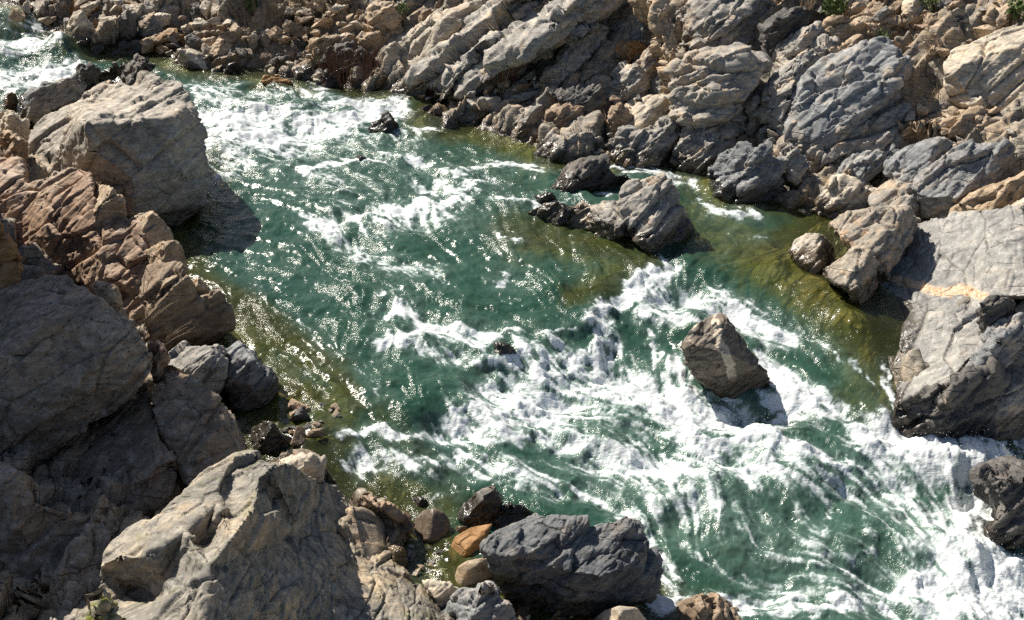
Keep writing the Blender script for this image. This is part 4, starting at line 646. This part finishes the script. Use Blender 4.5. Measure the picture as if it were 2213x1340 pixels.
    rock('rock', 'tall tan crag right of the rubble slope, near the top', 'tan', [(800,70),(808,20),(830,-10),(850,0),(868,40),(880,72),(850,80)], J=(835,20), L=(-40,60), R=(35,84), rough=1.3, grow=1.13)
    rock('rock', 'grey-brown rock with grass tufts near the top centre-left', 'brown', [(862,66),(880,30),(930,16),(966,22),(962,44),(930,55),(895,72)], J=(925,30), rough=1.3, grow=1.13)
    rock('rock', 'wet dark rocks at the waterline below the mossy-topped block', 'dark', [(680,182),(700,152),(722,160),(735,178),(720,190)], J=(708,160), base=(708,190), rough=1.3, grow=1.13)
    rock('rock', 'light grey waterline rock left of the wet dark rock', 'grey', [(605,170),(630,150),(660,142),(684,150),(686,172),(650,176)], J=(655,155), base=(650,177), rough=1.3, grow=1.13)
    rock('rock', 'dark flat-topped rock under the tan rubble', 'dark', [(582,142),(596,126),(620,120),(634,126),(620,142),(598,148)], J=(605,128), rough=1.3, grow=1.13)
    rock('outcrop', 'orange-tan crumbling bank below the rubble slope', 'tan', [(640,130),(655,100),(700,84),(762,78),(768,98),(708,106),(702,150),(672,140)], J=(690,100), cat='rock outcrop', rough=1.4, T=(-30,40), grow=1.13)
# ------------------------------------------------------------------ rocks of the upstream shore, top left
def upstream():
    rock('boulder', 'whitish pyramid boulder at the upstream cascade, top left', 'pale', [(134,80),(150,50),(166,18),(180,26),(198,52),(206,78),(180,86),(150,86)], J=(172,40), base=(170,87), L=(-40,60), R=(30,62), T=(-30,40), rough=.8, grow=1.13)
    rock('boulder', 'dark pyramid boulder with one lit edge right of the whitish pyramid', 'dark', [(216,86),(240,62),(275,22),(285,22),(292,50),(304,84),(270,90),(235,90)], J=(262,46), base=(255,91), L=(-68,52), R=(18,72), T=(-60,44), rough=.6, grow=1.13)
    rock('rock', 'long black rock bar beside the upstream cascade', 'dark', [(44,36),(62,16),(100,18),(135,22),(128,38),(80,40)], J=(70,22), base=(85,41), T=(-10,12), grow=1.13)
    rock('rock', 'low dark shore slab below the whitish pyramid', 'dark', [(134,108),(152,94),(196,85),(200,94),(180,106),(150,112)], J=(165,96), base=(160,112), T=(-30,20), grow=1.13)
    rock('rock', 'second low dark slab nearer the dark pyramid', 'dark', [(176,116),(186,98),(222,89),(228,98),(214,114),(192,118)], J=(196,100), base=(195,118), T=(-30,20), grow=1.13)
    rock('rock', 'glinting wet rounded rock at the upstream waterline', 'dark', [(214,116),(226,96),(258,88),(300,92),(320,106),(298,120),(250,122)], J=(258,98), base=(260,122), L=(-50,44), T=(-40,30), wet=1, grow=1.13)
    rock('rock', 'blue-grey block right behind the dark pyramid', 'blue', [(288,50),(305,42),(345,44),(352,66),(340,80),(305,82)], J=(310,52), R=(15,80), grow=1.13)
    rock('slab', 'long rusty slab with a lit tan top edge, upstream shore', 'rust', [(315,114),(322,84),(360,70),(388,74),(402,90),(398,112),(350,116)], J=(330,86), base=(355,117), L=(-30,72), R=(15,80), T=(-30,16), grow=1.13)
    rock('rock', 'cream-topped waterline block, leftmost of the far shore row', 'pale', [(352,130),(368,112),(385,104),(406,108),(408,124),(388,132)], J=(390,112), base=(380,133), R=(40,80), grow=1.13)
    rock('rock', 'cream cube at the waterline in the far shore row', 'pale', [(398,140),(404,122),(418,112),(446,115),(452,130),(436,148),(412,148)], J=(436,122), base=(428,149), L=(-35,64), R=(50,82), T=(-20,18), grow=1.13)
    rock('rock', 'large tan leaning rock behind the cream cube', 'tan', [(445,120),(458,98),(480,80),(496,92),(498,104),(478,116),(452,128)], J=(485,90), base=(465,128), L=(-40,50), R=(50,80), grow=1.13)
    rock('rock', 'long cream-backed rock right of the cream cube', 'pale', [(448,148),(456,126),(475,116),(506,112),(512,130),(490,144),(464,152)], J=(470,130), base=(470,152), L=(-60,40), R=(10,80), T=(-50,32), grow=1.13)
    rock('rock', 'dark tilted slab at the waterline below the cream-backed rock', 'dark', [(456,156),(472,146),(506,136),(512,148),(490,158),(468,162)], J=(495,142), base=(480,162), T=(-40,22), grow=1.13)
    rock('rock', 'flat orange box-shaped rock on the upstream shore', 'tan', [(416,84),(418,62),(440,62),(468,66),(468,76),(440,80),(424,88)], J=(424,72), R=(10,78), L=(-60,60), grow=1.13)
    rock('rock', 'smaller box-shaped orange rock below the flat orange one', 'tan', [(432,92),(440,78),(462,74),(466,88),(450,96)], J=(445,82), R=(10,78), grow=1.13)
    rock('rock', 'dark-fronted tan boulder right of the box-shaped rocks', 'tan', [(488,82),(490,66),(508,52),(524,60),(530,80),(512,92),(496,92)], J=(506,64), R=(25,82), grow=1.13)
    rock('rock', 'round cream stone among the rubble, right of the dark-fronted boulder', 'pale', [(530,80),(540,68),(556,70),(554,82),(538,86)], grow=1.13)
    rock('rock', 'oval cream stone beside the round cream stone', 'pale', [(556,78),(566,68),(586,62),(588,74),(572,82)], grow=1.13)
    rock('rock', 'dark boulder under the grassy slope, top left', 'dark', [(400,42),(410,22),(438,12),(458,20),(462,40),(440,46)], J=(424,20), R=(15,80), grow=1.13)
    rock('slab', 'long thin tan slab lying above the box-shaped rocks', 'tan', [(404,60),(410,50),(450,48),(470,54),(466,62),(430,64)], J=(425,54), T=(-10,12), R=(10,82), grow=1.13)
    rock('rock', 'grey boulder at the top edge above the dark pyramid', 'grey', [(218,22),(230,2),(262,-12),(285,2),(282,18),(250,28)], J=(240,8), grow=1.13)
    rock('rock', 'rust-brown rock at the top edge above the whitish pyramid', 'rust', [(140,22),(150,0),(176,-12),(205,-6),(210,14),(180,22)], J=(165,2), grow=1.13)
    rock('rock', 'pale flat rock at the top edge above the black rock bar', 'pale', [(100,16),(112,2),(140,-6),(146,8),(125,18)], grow=1.13)
    rock('rock', 'grey shelf at the top edge left of the grassy slope', 'grey', [(320,30),(330,8),(370,2),(385,14),(378,32),(345,36)], J=(340,14), R=(10,80), grow=1.13)
def stone_shapes(n, names):
    out = []
    for k in range(n):
        rs = random.Random(400 + k); bm = bmesh.new()
        for _ in range(9):
            v = Vector((rs.gauss(0, 1), rs.gauss(0, 1), rs.gauss(0, 1))); v = v / max(abs(v.x), abs(v.y), abs(v.z)); bm.verts.new((v.x * .55, v.y * .42, v.z * .32))
        bmesh.ops.convex_hull(bm, input=bm.verts); V = [tuple(v.co) for v in bm.verts]; idx = {v: i for i, v in enumerate(bm.verts)}; fs = [[idx[v] for v in f.verts] for f in bm.faces]; bm.free()
        me = remeshed(V, fs, .026); weather(me, 1.0, 70 + k, .6, crack=.3, cuts=5, depth=.08); set_attr(me, 'wet', np.zeros(len(me.vertices))); out.append(me)
    return out
def scatter(zone, n, smin, smax, mats, name, label, cat, group, seed, wet=False):
    rs = random.Random(seed); k = 0; tries = 0
    while k < n and tries < n * 40:
        tries += 1; a = rs.uniform(min(p[0] for p in zone), max(p[0] for p in zone)); b = rs.uniform(min(p[1] for p in zone), max(p[1] for p in zone))
        if not inside(zone, a, b): continue
        g = at_ground(a, b); me = STONES[rs.choice(mats)][rs.randrange(5)]
        o = bpy.data.objects.new(name, me); COL.objects.link(o); s = smin * (smax / smin) ** (rs.random() ** 1.6)
        o.location = (g[0], g[1], g[2] + .1 * s); o.scale = (s, s * rs.uniform(.7, 1.2), s * rs.uniform(.7, 1.3)); o.rotation_euler = (rs.uniform(-.5, .5), rs.uniform(-.5, .5), rs.uniform(0, 6.28)); tag(o, label, cat, group); k += 1
STONES = {}
def rubble():
    base = stone_shapes(5, None)
    for m in ('tan', 'pale', 'grey', 'dark', 'brown'):
        STONES[m] = []
        for b in base:
            c = b.copy(); c.materials.clear(); c.materials.append(MAT[m]); STONES[m].append(c)
    scatter([(560,60),(600,0),(800,0),(800,75),(760,85),(650,100),(590,90)], 60, .2, .6, ['tan','tan','pale','brown'], 'stone', 'small tan angular stone of the rubble slope at the top left', 'stone', 'tan rubble slope stones', 1)
    scatter([(300,110),(330,40),(480,0),(540,40),(560,120),(470,160)], 55, .2, .8, ['tan','brown','dark','pale','tan'], 'stone', 'brown broken stone among the blocks of the upstream shore', 'stone', 'broken stones of the upstream shore', 2)
    scatter([(10,30),(100,0),(380,0),(330,60),(200,90)], 34, .25, .8, ['dark','grey','pale','brown'], 'stone', 'grey or dark stone near the top left corner beside the cascade', 'stone', 'stones by the upstream cascade', 3)
    scatter([(540,165),(560,120),(700,110),(700,150),(690,185)], 28, .12, .45, ['dark','brown','pale','grey'], 'stone', 'small stone along the waterline under the rubble slope', 'stone', 'waterline stones under the rubble slope', 4)
    scatter([(840,210),(1000,195),(1180,160),(1190,180),(1100,200),(960,245)], 24, .1, .35, ['tan','brown','grey','pale'], 'stone', 'small stone in the hollow between the ribs and the diagonal shelf', 'stone', 'stones in the hollow behind the shelf', 5)
    scatter([(1180,180),(1330,130),(1460,200),(1460,330),(1300,350),(1160,300)], 28, .12, .45, ['grey','brown','grey','dark'], 'stone', 'grey loose stone lodged among the blocks at the centre of the far bank', 'stone', 'loose stones at the centre of the far bank', 6)
    scatter([(1680,120),(1820,20),(2200,0),(2213,60),(2050,120),(1980,150),(1960,100)], 40, .14, .6, ['tan','brown','tan','grey'], 'stone', 'orange-tan loose stone on the slope at the top right', 'stone', 'loose stones at the top right', 7)
    scatter([(1640,280),(1700,260),(1800,400),(1900,420),(1780,470),(1690,450)], 30, .1, .4, ['grey','pale','tan'], 'stone', 'pale loose stone in the broken gully by the side pool', 'stone', 'loose stones in the gully by the side pool', 8)
    scatter([(1960,240),(2213,230),(2213,480),(2000,460)], 26, .1, .4, ['tan','pale','grey'], 'stone', 'small stone lying between the ledges at the right edge', 'stone', 'stones between the right ledges', 9)
    scatter([(1080,1290),(1300,1310),(1290,1400),(1090,1400)], 40, .05, .13, ['pale','grey','brown','dark'], 'pebble', 'pebble in the dark gap under the large blue-black boulder', 'pebble', 'pebbles under the blue-black boulder', 10)
    scatter([(880,1180),(960,1180),(1000,1260),(900,1250)], 16, .08, .22, ['dark','brown','grey'], 'stone', 'dark submerged stone in the little side pool by the loaf-shaped rock', 'stone', 'stones in the little side pool', 11)
    scatter([(590,860),(720,870),(760,950),(620,960)], 22, .12, .35, ['dark','brown','dark'], 'stone', 'dark stone in the shallow eddy beside the shaded left boulders', 'stone', 'stones in the shallow eddy', 12)
# ------------------------------------------------------------------ plants
def plain(name, c, rough=.8):
    m, n = new_mat(name); N = NB(n); v = N('MixRGB', {0: N('ObjectInfo').outputs['Random'], 1: (*c, 1), 2: (c[0]*1.3, c[1]*1.2, c[2]*1.1, 1)})
    nz = N.noise(N('NewGeometry').outputs['Position'], 9.0, 3); x = N.mix(N.ramp(nz, .3, .7), v.outputs[0], tuple(q * .6 for q in c))
    p = N('BsdfPrincipled', {'Base Color': x, 'Roughness': rough}); N('OutputMaterial', (p.outputs[0],)); return m
TWIG = plain('reddish_twig', (.16,.075,.045)); DRY = plain('dry_stem', (.32,.25,.16)); GREY = plain('grey_twig', (.2,.16,.12)); LEAF = plain('leaf_green', (.09,.14,.03)); STEM = plain('stem_brown', (.1,.07,.04))
def twig_mesh(rs, base, n, h, spread, r, lean=(0, 0), fork=2):
    V, Fc = [], []
    def tube(pts, r0, r1):
        o = len(V)
        for k, p in enumerate(pts):
            rr = r0 + (r1 - r0) * k / (len(pts) - 1)
            for q in range(3): V.append((p[0] + rr * math.cos(q * 2.094), p[1] + rr * math.sin(q * 2.094), p[2]))
        for k in range(len(pts) - 1):
            for q in range(3): Fc.append((o + k * 3 + q, o + k * 3 + (q + 1) % 3, o + k * 3 + 3 + (q + 1) % 3, o + k * 3 + 3 + q))
    for _ in range(n):
        a = rs.uniform(0, 6.28); d = rs.random() ** .5 * spread; p = np.array((d * math.cos(a), d * math.sin(a) * .6, -.12)); hh = h * rs.uniform(.55, 1.1)
        v = np.array((math.cos(a) * .35 * rs.random() + lean[0] + rs.gauss(0, .12), math.sin(a) * .3 * rs.random() + lean[1] + rs.gauss(0, .1), 1.0)); pts = []
        for k in range(7): pts.append(p + v * hh * k / 6 + np.array((lean[0], lean[1], -.25)) * hh * (k / 6) ** 2 * .6)
        tube(pts, r, r * .4)
        for _f in range(fork):
            k = rs.randrange(2, 6); q = pts[k]; u = v + np.array((rs.gauss(0, .5), rs.gauss(0, .4), 0)); l = hh * rs.uniform(.2, .45); tube([q + u * l * t / 3 for t in range(4)], r * .6, r * .3)
    me = bpy.data.meshes.new('twigs'); me.from_pydata(V, [], Fc); return me
def bush(px, py, h, spread, n, label, seed, mat=None, r=.009, name='bare_bush', cat='bush', lean=(0, 0), Y=None, group=None):
    g = at_ground(px, py) if Y is None else at_y(px, py, Y); o = link_mesh(name, twig_mesh(random.Random(seed), g, n, h, spread, r, lean), mat or TWIG); o.location = g; tag(o, label, cat, group)
def leafy(px, py, size, n, label, seed, Y=None):
    rs = random.Random(seed); g = at_ground(px, py) if Y is None else at_y(px, py, Y); root = bpy.data.objects.new('green_plant', None); COL.objects.link(root); root.location = g; tag(root, label, 'plant')
    st = link_mesh('stem', twig_mesh(rs, g, 9, size * .9, size * .25, .008, fork=1), STEM, root); V, Fc = [], []
    for _ in range(n):
        v = Vector((rs.gauss(0, 1), rs.gauss(0, 1), rs.gauss(0, .8))).normalized() * (rs.random() ** .4) * size * .55; c = v + Vector((0, 0, size * .5)); a = Vector((rs.gauss(0, 1), rs.gauss(0, 1), rs.gauss(.3, 1))).normalized(); b = a.cross(Vector((rs.gauss(0, 1), rs.gauss(0, 1), rs.gauss(0, 1)))).normalized(); l = size * rs.uniform(.09, .17)
        o = len(V); V.extend([tuple(c - a * l), tuple(c + b * l * .4), tuple(c + a * l), tuple(c - b * l * .4)]); Fc.append((o, o + 1, o + 2, o + 3))
    me = bpy.data.meshes.new('leaves'); me.from_pydata(V, [], Fc); link_mesh('foliage', me, LEAF, root)
def plants():
    bush(748, 172, 1.15, .75, 130, 'reddish bare bush at the water edge before the mossy-topped dark block', 1)
    bush(965, 205, .85, .5, 90, 'reddish bare brush at the waterline under the grey middle rib', 2)
    bush(905, 200, .5, .35, 40, 'short reddish brush at the wet foot of the diagonal ribs', 12)
    bush(1075, 168, 1.0, .45, 80, 'bare brown bush leaning against the third grey rib', 3, lean=(.35, .1))
    bush(1078, 190, .9, .12, 5, 'pale bent dead sapling in the hollow behind the diagonal shelf', 4, DRY, .014, 'dead_sapling', 'sapling')
    bush(560, 45, .8, .8, 90, 'grey-brown leafless bush on the upstream rubble slope', 5, GREY, .008)
    bush(610, 20, 1.0, .9, 90, 'dry grass-coloured bush at the top edge above the rubble slope', 6, DRY, .008)
    bush(600, 140, .6, .5, 50, 'thin grey brush behind the waterline stones, left of the reddish bush', 7, GREY, .007)
    bush(302, 640, .75, .08, 4, 'tall thin leafless sapling in the crack of the pinkish outcrop', 8, GREY, .006, 'bare_sapling', 'sapling', Y=14.6)
    bush(300, 700, .6, .12, 8, 'sunlit pale twigs beside the massive spotted boulder', 9, DRY, .006, 'twig_clump', 'twigs', lean=(.5, 0), Y=13.7)
    bush(345, 745, .55, .06, 4, 'pale twig leaning across the orange-brown block', 10, DRY, .006, 'twig_clump', 'twigs', lean=(.7, 0), Y=13.5)
    bush(1635, 60, .4, .3, 30, 'dry weeds on the shaded side of the rock tower', 11, DRY, .006, 'dry_weeds', 'weeds')
    leafy(1062, 22, .55, 260, 'bright green shrub on the cream diagonal rib at the top edge', 21)
    leafy(870, 32, .35, 140, 'small green plant on the tan crag at the top', 22)
    leafy(1802, 38, .55, 240, 'bright green shrub above the orange ledge', 23)
    leafy(2200, 40, .5, 200, 'green shrub in the top right corner', 24)
    leafy(1905, 92, .3, 110, 'tiny green plant on the orange ledge top', 25)
    leafy(1410, 6, .45, 180, 'yellow-green plant at the top of the flaky band', 26)
    leafy(545, 28, .45, 160, 'olive green plant among the leafless bushes', 27)
    leafy(2008, 20, .4, 120, 'dull green plant between the top edge rocks at the right', 28)
    for k, (a, b) in enumerate([(1480,10),(1745,12),(1990,110),(2035,205),(1880,120),(1700,250)]): bush(a, b, .32, .18, 26, ('straw-coloured grass tuft at the top edge left of the rock tower', 'straw-coloured grass tuft on the slope above the dark overhang', 'straw-coloured grass tuft under the black shaded rock', 'straw-coloured grass tuft in the cleft left of the smooth boulder', 'straw-coloured grass tuft on the face of the orange ledge', 'straw-coloured grass tuft in the gully left of the big outcrop')[k], 40 + k, DRY, .006, 'grass_tuft', 'grass', group='grass tufts in the cracks of the bank')
    leafy(690, 140, .22, 90, 'tiny yellow-green plant at the foot of the reddish bush', 29)
left_bank(); near_edge(); midstream(); right_bank(); far_bank(); upstream(); rubble(); plants()
